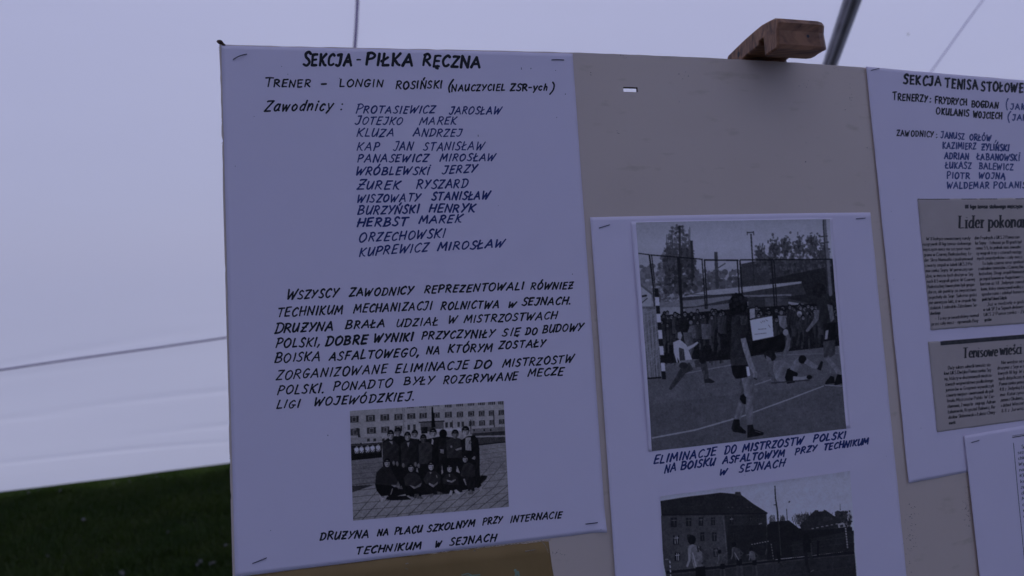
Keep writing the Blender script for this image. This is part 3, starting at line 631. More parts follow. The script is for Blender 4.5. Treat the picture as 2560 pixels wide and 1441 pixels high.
def paint_team():
    c = Canvas(1936, 1441, .45, 860, 990, 4.5024, 66)
    c.poly([(60, 160), (1800, 50), (1820, 560), (60, 560)], 68, 2.0)
    yb = lambda x: 530 - (x-70)*.05
    # windows, four rows following the slope of the eaves
    for (x, y, w_, h_) in ((64,225,102,70),(248,215,102,70),(412,207,98,68),(566,202,92,66),(712,196,90,60),(850,190,84,58),(1005,187,72,58),(1136,180,78,60),(1270,177,70,58),(1396,170,68,56),(1515,166,66,58),(1630,162,60,58),(1738,158,62,54),
                           (72,368,105,72),(260,352,100,68),(420,345,92,64),(572,335,85,60),(1405,280,64,54),(1518,275,68,56),(1636,270,52,54),(1742,262,62,52),(80,492,82,44)):
        c.poly([(x,y+3),(x+w_,y-3),(x+w_,y+h_-3),(x,y+h_+3)], 26, 2)
        c.poly([(x+w_*.28,y+h_*.14),(x+w_*.74,y+h_*.08),(x+w_*.74,y+h_*.9),(x+w_*.28,y+h_*.96)], 58)
        c.poly([(x+w_*.36,y+h_*.26),(x+w_*.66,y+h_*.2),(x+w_*.66,y+h_*.84),(x+w_*.36,y+h_*.88)], 22)
        c.line([(x+w_*.5,y+h_*.2),(x+w_*.5,y+h_*.86)], 4, 50); c.line([(x-6,y+h_+6),(x+w_+8,y+h_)], 5, 46)
    for (x, y) in ((712,118),(850,112),(1000,96),(1136,92),(1265,80),(1392,72),(1510,66),(1624,62),(1736,58)):
        for k in range(4): c.poly([(x+k*20,y),(x+k*20+13,y-1),(x+k*20+13,y+36-(x<1100)*18),(x+k*20,y+38-(x<1100)*18)], 24)
    for (x, y) in ((716,325),(778,320),(1140,298),(1192,295),(1275,292),(1323,290)): c.poly([(x,y),(x+28,y-2),(x+28,y+56),(x,y+58)], 27)
    for x, dx, wd, v in ((662,10,5,38),(678,10,5,44),(150,40,26,24),(1218,8,7,18),(1425,3,9,16),(1682,12,12,26)):
        y0 = {662:120,678:120,150:360,1218:275,1425:265,1682:190}[x]; c.line([(x,y0),(x+dx,{150:530,1682:400}.get(x,430))], wd, v)
    c.poly([(66,470),(430,455),(430,505),(66,540)], 60, 2)
    for x in (262,332,428): c.poly([(x,480),(x+30,476),(x+30,510),(x,513)], 24)
    # door canopy and the dark steps
    c.poly([(840,290),(1130,275),(1130,290),(845,303)], 16); c.poly([(860,300),(1120,288),(1125,370),(860,385)], 40, 3)
    c.poly([(985,120),(1000,120),(1030,350),(985,360)], 10); c.poly([(870,350),(940,345),(940,420),(870,425)], 14, 6)
    c.poly([(1030,372),(1320,362),(1320,395),(1030,400)], 78, 2); c.poly([(940,350),(985,350),(985,400),(940,400)], 30)
    c.poly([(1440,370),(1810,345),(1812,395),(1440,420)], 48, 3)
    for x in (1568, 1643, 1455): c.poly([(x,372),(x+16,371),(x+16,395),(x,396)], 18)
    # lawn strips and far row of people
    c.poly([(66,545),(430,520),(430,690),(66,725)], 18, 5); c.poly([(1440,420),(1812,395),(1812,440),(1440,452)], 24, 3); c.poly([(1440,450),(1812,440),(1812,462),(1440,468)], 62, 2); c.poly([(1440,465),(1812,460),(1815,520),(1440,558)], 28, 5); c.poly([(1500,545),(1815,512),(1815,525),(1500,560)], 16)
    c.line([(66,560),(430,530)], 5, 58, .6)
    for x in (145, 200, 268, 325, 388):
        y = 615 - (x-145)*.1; c.poly([(x-30,y-20),(x-10,y-38),(x+18,y-32),(x+26,y+10),(x+10,y+32),(x-18,y+30)], 82, 3); c.ell(x-4, y-48, 13, 16, 26); c.ell(x, y-40, 8, 9, 60); c.line([(x-20,y+5),(x,y+30),(x+22,y)], 6, 30); c.line([(x-5,y+34),(x-8,y+85)], 12, 26)
    c.poly([(70,655),(430,640),(430,695),(70,728)], 10, 4, .8)
    # paving
    def pave(P, v): c.poly(P, v, 2.2)
    c.poly([(72,728),(440,690),(1500,560),(1815,525),(1860,1260),(100,1420)], 61, 2.5)
    c.poly([(72,728),(440,690),(440,990),(85,1010)], 50, 3)
    for k in range(60): x, y = rng.uniform(75, 420), rng.uniform(735, 990); c.line([(x,y),(x+rng.uniform(30,90),y-8)], 3, 38, .5)
    c.poly([(88,1010),(345,998),(92,1085)], 26, 3)
    for k in range(16):                                            # joints running away from the viewer
        t = k/15; xb = 60 + t*1900; xt = 900 + t*1100 if t > .3 else 500 + t*1800
        c.line([(xb, 1425 - t*150), (xb + 330 + 60*t, 1050 - t*40), (xb + 620, 800-t*140)], [8, 5, 3], 24, .9)
    for k in range(13):
        y = 700 + 46*k + k*k*2.3; c.line([(75, y+80), (700, y+20), (1860, y-130)], [7, 5, 4], 28, .8 if k > 3 else .45)
    for k in range(20):
        y = 560 + k*16; c.line([(1500+k*1.5, y), (1850, y-40)], 4, 32, .6)
    c.poly([(1545,890),(1615,900),(1600,935),(1540,990),(1500,1040),(1480,1010)], 14, 2)
    c.poly([(480,1130),(700,1120),(760,1165),(560,1175),(470,1165)], 12); c.poly([(660,1040),(1340,1030),(1330,1080),(1200,1100),(700,1120)], 13, 2)
    # the crowd's dark mass
    c.poly([(432,520),(500,470),(620,440),(860,500),(1100,450),(1330,480),(1500,470),(1525,600),(1530,1020),(1350,1060),(1050,1080),(700,1100),(520,1140),(450,1090),(440,760)], 12, 1.6)
    def head(x, y, rx, ry, face=50, turn=0):
        face *= 1.16
        c.ell(x, y-ry*.2, rx*1.02, ry*.92, 11, 1.2); c.ell(x+turn, y+ry*.18, rx*.78, ry*.76, face, 2)
        c.poly([(x-rx*.9+turn,y-ry*.42),(x+rx*.9+turn,y-ry*.5),(x+rx*.6+turn,y-ry*.22),(x-rx*.6+turn,y-ry*.16)], 12)
        c.line([(x-rx*.52+turn,y+ry*.1),(x-rx*.15+turn,y+ry*.1)], 5, 22); c.line([(x+rx*.15+turn,y+ry*.08),(x+rx*.5+turn,y+ry*.07)], 5, 22)
        c.line([(x-rx*.25+turn,y+ry*.58),(x+rx*.28+turn,y+ry*.56)], 4, 28); c.ell(x+rx*.45+turn, y+ry*.35, rx*.25, ry*.4, face*.62, 0, .8); c.line([(x+turn,y+ry*.12),(x+turn+3,y+ry*.38)], 4, face*1.2)
    def jac(P, v=17): c.poly(P, v, 1.5)
    jac([(570,470),(690,460),(700,760),(560,760)], 11); head(607, 408, 40, 50, 42)
    jac([(432,540),(480,505),(560,500),(620,560),(620,740),(440,745)], 19); c.poly([(510,510),(548,510),(545,548)], 56); head(527, 440, 38, 54, 54)
    head(797, 428, 36, 46, 48); jac([(770,480),(850,485),(850,760),(780,760)], 15)
    jac([(640,540),(690,505),(760,510),(810,570),(800,800),(645,800)], 18); c.poly([(708,525),(738,520),(724,580)], 66); head(715, 455, 38, 50, 52)
    head(1003, 418, 40, 52, 54); jac([(930,490),(1080,470),(1095,860),(960,860)], 12); c.poly([(990,478),(1010,500),(1000,548),(984,540)], 70)
    jac([(840,540),(890,515),(960,520),(995,570),(985,760),(845,765)], 24); head(893, 482, 36, 50, 30)
    c.ell(1115, 425, 44, 52, 9); jac([(1070,475),(1165,470),(1195,640),(1100,700),(1085,860),(1060,640)], 15); c.poly([(1083,598),(1120,600),(1122,650),(1085,640)], 56, 3)
    jac([(1150,500),(1215,470),(1300,480),(1340,560),(1330,690),(1160,700)], 22); head(1250, 432, 40, 52, 40); c.poly([(1250,600),(1322,575),(1325,600),(1265,615)], 58, 3); c.ell(1208, 570, 12, 14, 50)
    c.poly([(1310,445),(1345,430),(1345,500),(1300,480)], 58)
    jac([(1315,500),(1380,455),(1470,440),(1510,500),(1525,600),(1490,690),(1440,700),(1330,690)], 12); c.poly([(1368,470),(1425,462),(1432,615),(1366,608)], 62, 1.5); c.ell(1420, 521, 17, 22, 18); c.ell(1420, 521, 11, 15, 58); c.line([(1410,522),(1430,520)], 5, 18)
    head(1368, 398, 44, 56, 56); c.poly([(1436,705),(1468,672),(1484,690),(1470,716)], 56, 3)
    for x, y in ((668,780),(805,770),(840,785),(560,755),(600,765)): c.ell(x, y, 15, 27, 46, 4); c.line([(x-8,y+10),(x-6,y+32)], 5, 20)
    for P in ([(1100,765),(1115,860),(1098,885)],[(1272,780),(1305,870),(1262,850)],[(545,870),(560,930),(530,945)],[(820,800),(838,860),(815,850)]): c.poly(P, 66)
    # crouching row
    jac([(365,860),(430,795),(520,785),(560,880),(610,960),(590,1000),(480,1030),(400,1090),(350,1000)], 18); jac([(350,990),(540,1010),(620,1060),(560,1110),(420,1130),(365,1060)], 10); head(487, 752, 38, 50, 54)
    c.poly([(530,1000),(590,1000),(610,960),(630,1000),(625,1030),(560,1022)], 52, 3); c.line([(548,1040),(525,1110)], 7, 66)
    for k in range(5): c.line([(602+k*11,1012),(612+k*11,1046)], 5, 58)
    c.poly([(396,1100),(420,1140),(455,1150),(490,1125),(455,1180),(415,1188)], 70, 3)
    jac([(672,920),(720,865),(790,860),(850,900),(885,980),(830,1030),(760,1010),(690,1010)], 21); head(750, 808, 36, 48, 52, 4); c.poly([(735,1000),(800,1022),(875,975),(860,1015),(790,1045)], 54, 3); jac([(680,1010),(880,1100),(860,1150),(740,1130)], 9)
    for k in range(4): c.line([(800+k*13,1100),(792+k*13,1135)], 5, 56)
    c.poly([(820,1110),(885,1140),(890,1158),(820,1155)], 38, 6)
    jac([(890,940),(940,850),(1030,845),(1090,900),(1085,980),(1010,1000),(920,985)], 22); head(980, 785, 38, 52, 60); c.poly([(955,975),(1010,1000),(1058,960),(1050,990),(1005,1028),(960,1000)], 58, 3); c.poly([(962,855),(985,855),(975,880)], 58)
    jac([(900,990),(1020,1060),(1000,1110),(930,1090)], 13); c.poly([(955,1110),(1000,1095),(1020,1110),(975,1150)], 38, 4); c.poly([(1045,1070),(1100,1085),(1122,1110),(1050,1108)], 34, 4); c.line([(1040,890),(1046,915)], 9, 60)
    jac([(1105,930),(1150,880),(1220,870),(1280,920),(1290,1000),(1200,1000),(1120,990)], 19); head(1188, 812, 34, 48, 56); c.poly([(1155,940),(1210,955),(1255,935),(1255,950),(1215,975),(1160,962)], 56, 3); c.line([(1185,880),(1188,905)], 10, 56)
    c.poly([(1180,1110),(1200,1060),(1225,1065),(1210,1120)], 70, 3); c.poly([(1240,1060),(1262,1050),(1312,1090),(1300,1106),(1245,1085)], 72, 3)
    jac([(1318,850),(1345,770),(1410,745),(1470,790),(1480,900),(1400,930),(1310,900)], 21); head(1363, 705, 34, 46, 54); c.poly([(1340,935),(1360,930),(1392,1000),(1370,1005)], 56, 3); jac([(1350,900),(1470,920),(1470,1070),(1400,1070)], 16)
    c.poly([(1395,1090),(1425,1050),(1460,1080),(1450,1105),(1400,1108)], 46, 5); jac([(1480,640),(1512,700),(1545,1010),(1510,1040),(1470,900)], 13); c.poly([(1520,1045),(1550,1030),(1560,1066),(1530,1066)], 66)
    c.aged(.75); c.blur(1); c.a += c.rn(c.a.shape)*1.2
    return c
def paint_match():
    c = Canvas(1369, 1441, .62, 1560, 540, 2.4017, 80)
    g = c.Y/1441; c.a = 88 + 8*np.clip(1-abs(c.Y-180)/160, -1, 1)
    c.a[:, :] -= np.clip((300-c.X)/300, 0, 1)*6
    # trees
    tr = lambda x, y: (abs(x-320) < 30 + (y-40)*.33) and y > 40
    c.blobs(190, 60, 470, 520, 900, 4, 12, 34, 68, tr, .75); c.blobs(240, 200, 420, 460, 420, 5, 15, 26, 48, tr, .75); c.line([(400,150),(412,420)], 18, 30); c.line([(330,60),(340,640)], 14, 24, .8)
    for k in range(30): x = rng.uniform(250, 400); c.line([(x, rng.uniform(60,300)),(x+rng.uniform(-6,6), rng.uniform(200,330))], 6, 44, .6)
    c.blobs(90, 300, 180, 500, 60, 10, 22, 50, 66); c.blobs(420, 330, 700, 470, 160, 8, 20, 40, 60)
    c.poly([(700,290),(800,270),(1260,260),(1270,560),(700,440)], 36, 3)
    for (x, y, rx, ry) in ((820,240,40,55),(900,205,42,70),(965,190,34,62),(1045,195,38,62),(1125,180,48,75),(1190,230,40,60),(860,300,80,60),(1000,290,90,70),(1150,300,90,70)):
        for _ in range(150): a, b = rng.normal(0, .46, 2); c.ell(x+a*rx, y+b*ry, rng.uniform(3,9), rng.uniform(4,12), rng.uniform(26,54), 0, .7)
    c.poly([(870,380),(1250,300),(1270,560),(880,500)], 22, 3, .75)
    # poles
    c.line([(758,110),(782,460)], [9, 7], 30); c.line([(735,102),(775,100)], 6, 30); c.line([(735,96),(737,118)], 5, 34); c.line([(773,94),(775,118)], 5, 34)
    c.line([(1195,24),(1232,470)], [20, 26], 58); c.line([(1188,24),(1222,470)], [6, 8], 34); c.line([(1165,128),(1218,122)], 7, 40); c.line([(1168,165),(1220,160)], 7, 40)
    c.line([(548,218),(556,430)], 20, 40); c.line([(535,330),(605,286)], 7, 44); c.line([(545,330),(520,400)], 7, 48); c.line([(558,320),(580,350)], 7, 48)
    # house wall and roofs
    c.poly([(88,410),(160,470),(160,545),(95,545)], 84, 2); c.poly([(88,405),(165,465),(160,475),(88,420)], 50)
    c.line([(100,485),(126,480)], 12, 26); c.line([(98,525),(135,495)], 6, 34)
    c.poly([(345,488),(500,448),(1062,394),(1062,406),(700,462),(350,492)], 84, 2); c.poly([(345,490),(700,462),(1062,408),(1090,470),(350,560)], 36, 3)
    c.poly([(190,520),(420,505),(640,480),(1000,470),(1000,482),(640,500),(420,545),(195,552)], 66, 2.5); c.poly([(360,560),(640,525),(640,600),(360,625)], 60, 2)
    c.poly([(740,490),(980,480),(985,560),(740,560)], 34, 3); c.poly([(840,490),(980,486),(980,540),(845,545)], 44, 2)
    # fence
    for P, w_ in (([(78,227),(150,235)],6),([(155,236),(470,262)],7),([(480,266),(680,268)],9),([(692,266),(1240,262)],8)): c.line(P, w_, 20)
    for x, y0, x1, y1, w_ in ((148,235,172,430,10),(162,235,182,430,6),(322,250,348,640,18),(465,262,485,560,7),(480,262,495,560,8),(676,268,688,470,8),(692,268,706,470,9),(880,262,902,560,9),(895,262,915,560,7),(1240,262,1262,520,8),(1220,470,1250,560,8)): c.line([(x,y0),(x1,y1)], w_, 22)
    c.line([(170,430),(178,560)], 8, 24); c.line([(345,470),(1060,500)], 5, 24, .5)
    # ground
    c.poly([(130,880),(480,872),(640,862),(840,825),(1280,780),(1345,1300),(150,1440)], 52, 2.6)
    c.poly([(150,1130),(1320,1000),(1345,1300),(150,1440)], 47, 2.2, .6)
    # crowd
    c.poly([(205,600),(640,560),(1250,520),(1290,780),(900,822),(640,862),(480,875),(215,885)], 18, 5)
    for k in range(150):
        x = rng.uniform(215, 1270); x_ = x
        if 590 < x < 770: continue
        y = 600 - (x-215)*.05 + rng.uniform(-18, 60); r = rng.uniform(10, 15); v = rng.uniform(24, 48)
        c.poly([(x-r*1.6,y+r*1.4),(x+r*1.6,y+r*1.3),(x+r*1.4,y+r*9),(x-r*1.3,y+r*9)], v*.75, 3); c.ell(x, y, r, r*1.25, 15, 2); c.ell(x, y+r*.3, r*.7, r*.8, rng.uniform(44, 66), 2); c.line([(x-r*.5,y+r*.1),(x+r*.5,y+r*.1)], 3, 22)
    for k in range(60): x = rng.uniform(230, 600); y = rng.uniform(680, 840); c.line([(x,y),(x+rng.uniform(-6,6),y+60)], rng.uniform(6,14), rng.uniform(14,48), .7)
    for k in range(60): x = rng.uniform(900, 1180); y = rng.uniform(640, 740); c.line([(x,y),(x+rng.uniform(-6,6),y+60)], rng.uniform(6,14), rng.uniform(12,40), .7)
    c.poly([(760,735),(900,725),(960,700),(965,800),(770,828)], 14, 2); c.poly([(215,840),(470,800),(640,840),(640,862),(470,876),(218,886)], 17, 3, .8)
    c.poly([(920,600),(965,600),(975,665),(955,680),(930,660)], 66, 4); c.ell(938, 575, 16, 20, 18); c.ell(940, 582, 11, 13, 58); c.ell(1048, 588, 15, 16, 84); c.ell(1048, 598, 10, 12, 56); c.poly([(750,560),(780,555),(782,610),(752,620)], 84, 3); c.ell(395, 632, 17, 20, 15); c.ell(397, 640, 11, 12, 58); c.poly([(375,665),(420,655),(430,735),(385,740)], 54, 4); c.poly([(460,650),(520,650),(520,740),(465,740)], 48, 4)
    c.poly([(752,627),(885,602),(893,725),(770,750)], 104, 1.5)
    for (x0, y0, x1, y1) in ((815,636,824,645),(826,630,832,640),(836,628,842,638),(846,624,860,632),(862,655,875,672),(800,682,850,678),(780,712,850,704)): c.line([(x0,y0),(x1,y1)], 4, 62)
    # court lines
    c.line([(160,1332),(420,1285),(700,1205),(1000,1095),(1195,1020)], [9,9,8,7,6], 84, .9); c.line([(340,950),(640,895)], 6, 74, .8); c.line([(780,1015),(900,975)], 6, 76, .8); c.line([(900,835),(1290,825)], 5, 66, .7); c.line([(245,905),(300,885)], 4, 66, .6); c.line([(880,1000),(1200,985)], 5, 44, .6); c.line([(480,1015),(620,1005)], 5, 44, .6)
    # goal: striped post and net
    c.poly([(98,545),(180,545),(215,880),(205,965),(130,975)], 52, 5)
    for k in range(26):
        t = k/25; c.line([(98+t*90, 560), (130+t*85+20*math.sin(k), 970)], 3, 78, .7); c.line([(100+t*30, 560+t*400), (190+t*20, 545+t*340+15*math.sin(k*2))], 3, 74, .6)
    c.line([(130,975),(215,970)], 10, 20)
    for k, (y0, y1) in enumerate(((435,488),(488,540),(540,588),(588,640),(640,685),(685,738),(738,782),(782,835),(835,882),(882,932),(932,980))):
        xa = 176 + (y0-435)*.088; xb = 176 + (y1-435)*.088; c.poly([(xa,y0),(xa+24,y0),(xb+24,y1),(xb,y1)], 98 if k % 2 == 1 else 20)
    # keeper
    c.ell(345, 660, 44, 52, 20, 4); c.poly([(318,702),(335,695),(345,720),(335,745),(318,735)], 78, 2); c.poly([(350,700),(400,700),(410,740),(415,800),(395,860),(360,760)], 46, 5)
    c.poly([(290,760),(330,742),(370,775),(412,880),(335,890),(315,850),(318,880),(312,880),(295,820)], 92, 2); c.poly([(325,790),(355,800),(365,880),(330,880)], 34, 3); c.line([(335,765),(370,800),(412,780),(436,762)], [26,22,16,12], 88)
    c.poly([(325,870),(410,862),(470,860),(480,895),(400,912),(330,910)], 62, 3); c.line([(400,900),(350,930),(310,990),(275,1035)], [50,42,32,20], 34, nz_=3); c.line([(420,890),(470,880),(485,940),(492,985)], [44,44,36,28], 36, nz_=4); c.ell(352, 898, 26, 20, 26); c.poly([(476,980),(510,975),(542,995),(530,1003),(480,1004)], 24); c.ell(468, 870, 20, 18, 18)
    # figure in the middle, back to the camera
    c.ell(682, 535, 56, 68, 14, 3); c.blobs(630, 470, 740, 600, 60, 8, 16, 10, 26, lambda x, y: ((x-682)/58)**2+((y-535)/68)**2 < 1)
    c.poly([(645,605),(690,590),(735,610),(740,700),(728,730),(700,740),(720,830),(735,900),(640,910),(632,840),(640,720),(640,640)], 26, 2.4); c.poly([(690,600),(735,600),(740,650),(700,660)], 34, 5)
    c.poly([(640,850),(735,845),(742,910),(640,915)], 30, 2); c.line([(712,735),(728,800),(752,880),(775,930),(790,955)], [32,34,30,24,20], 68, nz_=3); c.ell(788, 962, 17, 20, 58, 4); c.line([(775,975),(795,982)], 8, 26)
    c.poly([(638,900),(735,895),(755,960),(705,975),(665,978),(648,950)], 15, 1.5); c.poly([(728,905),(745,905),(754,960),(736,964)], 104, 1)
    c.poly([(672,978),(712,978),(715,1080),(700,1110),(660,1220),(655,1220),(668,1140),(694,1080)], 50, 3); c.poly([(700,975),(768,962),(775,1060),(770,1140),(768,1255),(735,1258),(722,1150),(716,1050)], 60, 2.5)
    c.poly([(694,1080),(712,1068),(730,1090),(728,1130),(712,1132),(690,1100)], 14); c.poly([(680,1120),(720,1130),(695,1225),(658,1222)], 58, 3)
    c.poly([(655,1220),(690,1222),(692,1260),(730,1295),(725,1308),(650,1295),(640,1275)], 17, 2); c.poly([(735,1255),(768,1252),(775,1280),(835,1300),(830,1315),(735,1332)], 17, 2); c.line([(780,1290),(815,1302)], 4, 50)
    # fallen player
    c.ell(872, 840, 38, 30, 20, 4, ang=.5); c.poly([(848,838),(875,855),(888,880),(872,888),(850,865)], 58, 3); c.poly([(895,870),(950,865),(1000,900),(1015,930),(990,990),(950,1000),(910,985),(890,930)], 60, 3); c.line([(850,940),(880,965),(905,1000)], [18,22,24], 46, nz_=5)
    c.line([(945,860),(975,800),(985,740),(970,690)], [34,28,24,20], 52, nz_=3); c.ell(966, 700, 16, 20, 76, 4)
    c.poly([(975,920),(1010,905),(1040,950),(1020,1000),(975,1008),(960,970)], 13); c.line([(1010,930),(1035,880),(1060,855)], [44,40,34], 62, nz_=2); c.ell(1066, 862, 24, 26, 16); c.line([(1085,870),(1130,900),(1165,915)], [34,30,20], 66, nz_=2); c.line([(1165,925),(1182,880)], [26,16], 18); c.line([(1010,975),(1060,978),(1100,968)], [26,20,18], 74); c.ell(1108, 968, 17, 13, 16); c.line([(880,1003),(1110,985)], 8, 28, .8)
    # right-hand player
    c.ell(1165, 448, 42, 42, 20, 4); c.poly([(1150,510),(1195,495),(1235,530),(1255,640),(1245,760),(1200,750),(1180,680),(1155,640)], 26, 2.4); c.poly([(1215,530),(1245,540),(1255,620),(1235,640)], 56, 3); c.line([(1155,565),(1150,620),(1120,660),(1095,690)], [28,26,20,16], 58, nz_=2)
    c.poly([(1190,650),(1262,640),(1265,740),(1200,755)], 16, 2); c.poly([(1206,690),(1222,685),(1216,740),(1200,742)], 82); c.poly([(1190,755),(1262,745),(1262,830),(1235,850),(1195,850)], 38, 2)
    c.line([(1210,850),(1240,890),(1250,970)], [34,34,28], 52, nz_=2); c.line([(1215,855),(1270,920),(1290,955)], [26,28,24], 62, nz_=2); c.poly([(1235,960),(1255,965),(1260,1005),(1200,1012),(1205,995)], 15); c.poly([(1275,950),(1305,955),(1305,1005),(1255,1020),(1262,990)], 15); c.line([(1200,1016),(1305,1022)], 5, 80)
    c.aged(.7); c.blur(2); c.a += c.rn(c.a.shape)*1.5 + 1.1*np.sin(c.Y*1.05)
    return c
def paint_yard():
    c = Canvas(2560, 1500, .36, 1620, 1190, 4.5714, 92)
    c.a = 96 + 0*c.Y + 3*np.clip((c.Y-250)/300, 0, 1)
    c.poly([(120,450),(1350,425),(1345,900),(1500,980),(200,1150),(170,1000)], 40, 1.6)
    c.poly([(130,280),(500,225),(825,188),(985,203),(990,180),(1045,180),(1058,215),(1200,320),(1362,420),(1345,440),(145,450)], 24, 1.8)
    c.line([(130,283),(825,188)], 5, 40, .6); c.line([(145,437),(1350,425)], 10, 17); c.poly([(990,180),(1048,180),(1055,222),(990,218)], 32)
    c.poly([(865,450),(1345,440),(1345,900),(900,900)], 27, 2)
    for x, y in ((910,352),(955,350),(1130,352),(1170,350)): c.poly([(x-12,y+12),(x,y-8),(x+14,y+12)], 38)
    c.line([(850,450),(888,850)], 12, 54, .7)
    def win(x, y, w_, h_, f=66, k=1):
        c.poly([(x,y),(x+w_,y),(x+w_,y+h_),(x,y+h_)], 20); c.line([(x+w_*.1,y+h_*.3),(x+w_*.95,y+h_*.28)], 6, f)
        for q in ((.38,.7) if k > 1 else (.55,)): c.line([(x+w_*q,y+4),(x+w_*q,y+h_-6)], 5, f)
    for a in ((248,470,72,108,60),(425,475,62,95,48),(570,470,52,98,60),(710,470,46,88,46),(922,465,48,85,78),(1145,465,30,50,38),(1235,465,30,60,40),(275,672,66,104,95,2),(440,665,40,60,40),(590,640,46,98,46),(722,640,52,98,42),(940,630,52,80,44),(295,870,62,98,95,2),(738,820,54,100,62,2)): win(*a)
    c.line([(1255,548),(1295,538)], 8, 66); c.line([(1345,440),(1352,560)], 7, 58)
    # far roofs, bare trees, poles
    for k in range(320):
        x = rng.choice([rng.uniform(1380,1440), rng.uniform(1500,1550), rng.uniform(1630,1880), rng.uniform(1680,1860), rng.uniform(2090,2310), rng.uniform(2120,2310)]); y0 = rng.uniform(405, 520) if x > 1600 else rng.uniform(440, 520)
        c.line([(x, y0), (x+rng.uniform(-22, 22), y0+rng.uniform(30, 110))], rng.uniform(3, 7), rng.uniform(24, 60), .8)
    c.blobs(1690, 440, 1840, 560, 90, 6, 16, 26, 48); c.blobs(2110, 400, 2310, 640, 160, 8, 20, 22, 34)
    c.poly([(1350,560),(1400,520),(1600,505),(1715,595),(1900,590),(2320,580),(2340,850),(1350,960)], 19, 2)
    c.poly([(1720,560),(1900,390),(1935,388),(1940,405),(1995,400),(2000,382),(2025,392),(2130,465),(2250,560),(2150,600),(1750,620)], 27, 1.8); c.line([(2183,318),(2185,390)], 6, 44)
    c.poly([(1980,470),(2010,460),(2090,470),(2100,500),(1990,505)], 33)
    c.line([(1440,110),(1450,260),(1470,400),(1500,900)], [12,14,18,30], 20); c.line([(1450,330),(1475,400),(1510,900)], [6,8,12], 40, .6); c.line([(1428,330),(1452,326)], 9, 24); c.line([(1433,180),(1446,180)], 8, 24); c.line([(1573,372),(1582,520)], 8, 30)
    c.poly([(1592,304),(1602,282),(1616,286),(1606,302)], 20)
    # ground
    c.poly([(200,1100),(700,1060),(1300,1000),(1720,930),(2345,860),(2400,1500),(200,1500)], 31, 1.6); c.poly([(1700,950),(2350,870),(2400,1500),(1400,1500)], 25, 1.5, .7)
    c.poly([(200,1080),(900,1015),(1720,925),(2345,850),(2345,885),(1720,945),(900,1040),(200,1110)], 17, 2); c.line([(200,1125),(900,1052),(1720,955),(2345,895)], 9, 45, .5)
    c.poly([(900,560),(1345,560),(1500,930),(900,1010)], 19, 2.4, .7); c.poly([(1640,750),(2340,620),(2345,850),(1640,930)], 24, 3); c.line([(1600,800),(1900,740),(2340,690)], 5, 36, .7); c.line([(1630,850),(2340,750)], 5, 34, .6)
    for x in range(1860, 2150, 54): c.line([(x, 600-(x-1860)*.2),(x+22, 597-(x-1860)*.2)], 9, 74)
    c.poly([(2155,545),(2215,528),(2232,540),(2248,580),(2165,590)], 80, 2); c.poly([(2180,560),(2215,550),(2222,580),(2185,584)], 30)
    for k in range(8): y = 590 + k*30; c.line([(2246+k*3, y),(2248+k*3, y+15)], 15, 74)
    for k in range(7): x = 1172 + k*30; c.line([(x, 780-k*6),(x+13, 778-k*6)], 9, 78)
    for k in range(6): c.line([(1396+k*5, 770+k*32),(1399+k*5, 786+k*32)], 9, 62)
    c.line([(1330,900),(1345,830)], 6, 50); c.line([(1180,800),(1390,900)], 3, 30, .6)
    for k in range(8): y = 960 + k*52; c.line([(238+k*3, y),(241+k*3, y+26)], 12, 96)
    c.line([(185,945),(225,945)], 8, 70); c.line([(270,1330),(2300,1030)], 6, 38, .6)
    def runner(x, y, sc_, shirt, lean=0, leg=40):
        u = sc_; c.ell(x, y, 46*u, 54*u, 13, 2); c.poly([(x-40*u,y+70*u),(x+10*u,y+50*u),(x+90*u+lean,y+90*u),(x+110*u+lean,y+300*u),(x+60*u+lean,y+330*u),(x+lean,y+320*u),(x-10*u,y+180*u)], shirt, 2)
        c.line([(x-28*u,y+90*u),(x-30*u,y+230*u),(x-55*u,y+300*u)], [34*u,28*u,22*u], shirt+10); c.line([(x+85*u,y+90*u),(x+190*u,y+190*u),(x+120*u,y+270*u)], [34*u,26*u,22*u], 34)
        c.poly([(x+20*u+lean,y+310*u),(x+130*u+lean,y+300*u),(x+140*u+lean,y+440*u),(x+20*u+lean,y+450*u)], 14); c.line([(x+40*u+lean,y+440*u),(x+25*u+lean,y+720*u)], [50*u,36*u], leg); c.line([(x+115*u+lean,y+440*u),(x+150*u+lean,y+720*u)], [50*u,36*u], leg+4)
    runner(492, 725, 1., 60, 20, 46); c.poly([(545,800),(560,795),(575,860),(560,866)], 26); c.poly([(580,795),(598,800),(600,850),(585,850)], 26); c.line([(500,870),(540,1030)], 12, 80)
    runner(808, 860, .45, 42, 0, 38); c.line([(850,920),(895,870)], 14, 46); runner(972, 778, .55, 40, 20, 36); c.line([(980,870),(1030,960)], 8, 72); runner(1170, 830, .42, 52, 5, 36); c.line([(1120,900),(1160,890)], 8, 56)
    c.ell(1800, 690, 34, 42, 14); c.poly([(1755,720),(1850,720),(1860,860),(1770,880)], 14, 2); c.line([(1790,870),(1800,980),(1830,1090)], [44,36,26], 20); c.line([(1830,870),(1870,980),(1880,1070)], [44,36,22], 26); c.line([(1845,1092),(1882,1072)], 9, 56); c.line([(1850,760),(1860,900)], 16, 34)
    c.poly([(1460,870),(1500,860),(1510,960),(1480,1000)], 13); c.line([(1480,1000),(1495,1004)], 6, 50); c.poly([(1920,730),(1950,740),(1940,920),(1920,915)], 14)
    c.aged(); c.blur(1); c.a += c.rn(c.a.shape)*1.0
    return c
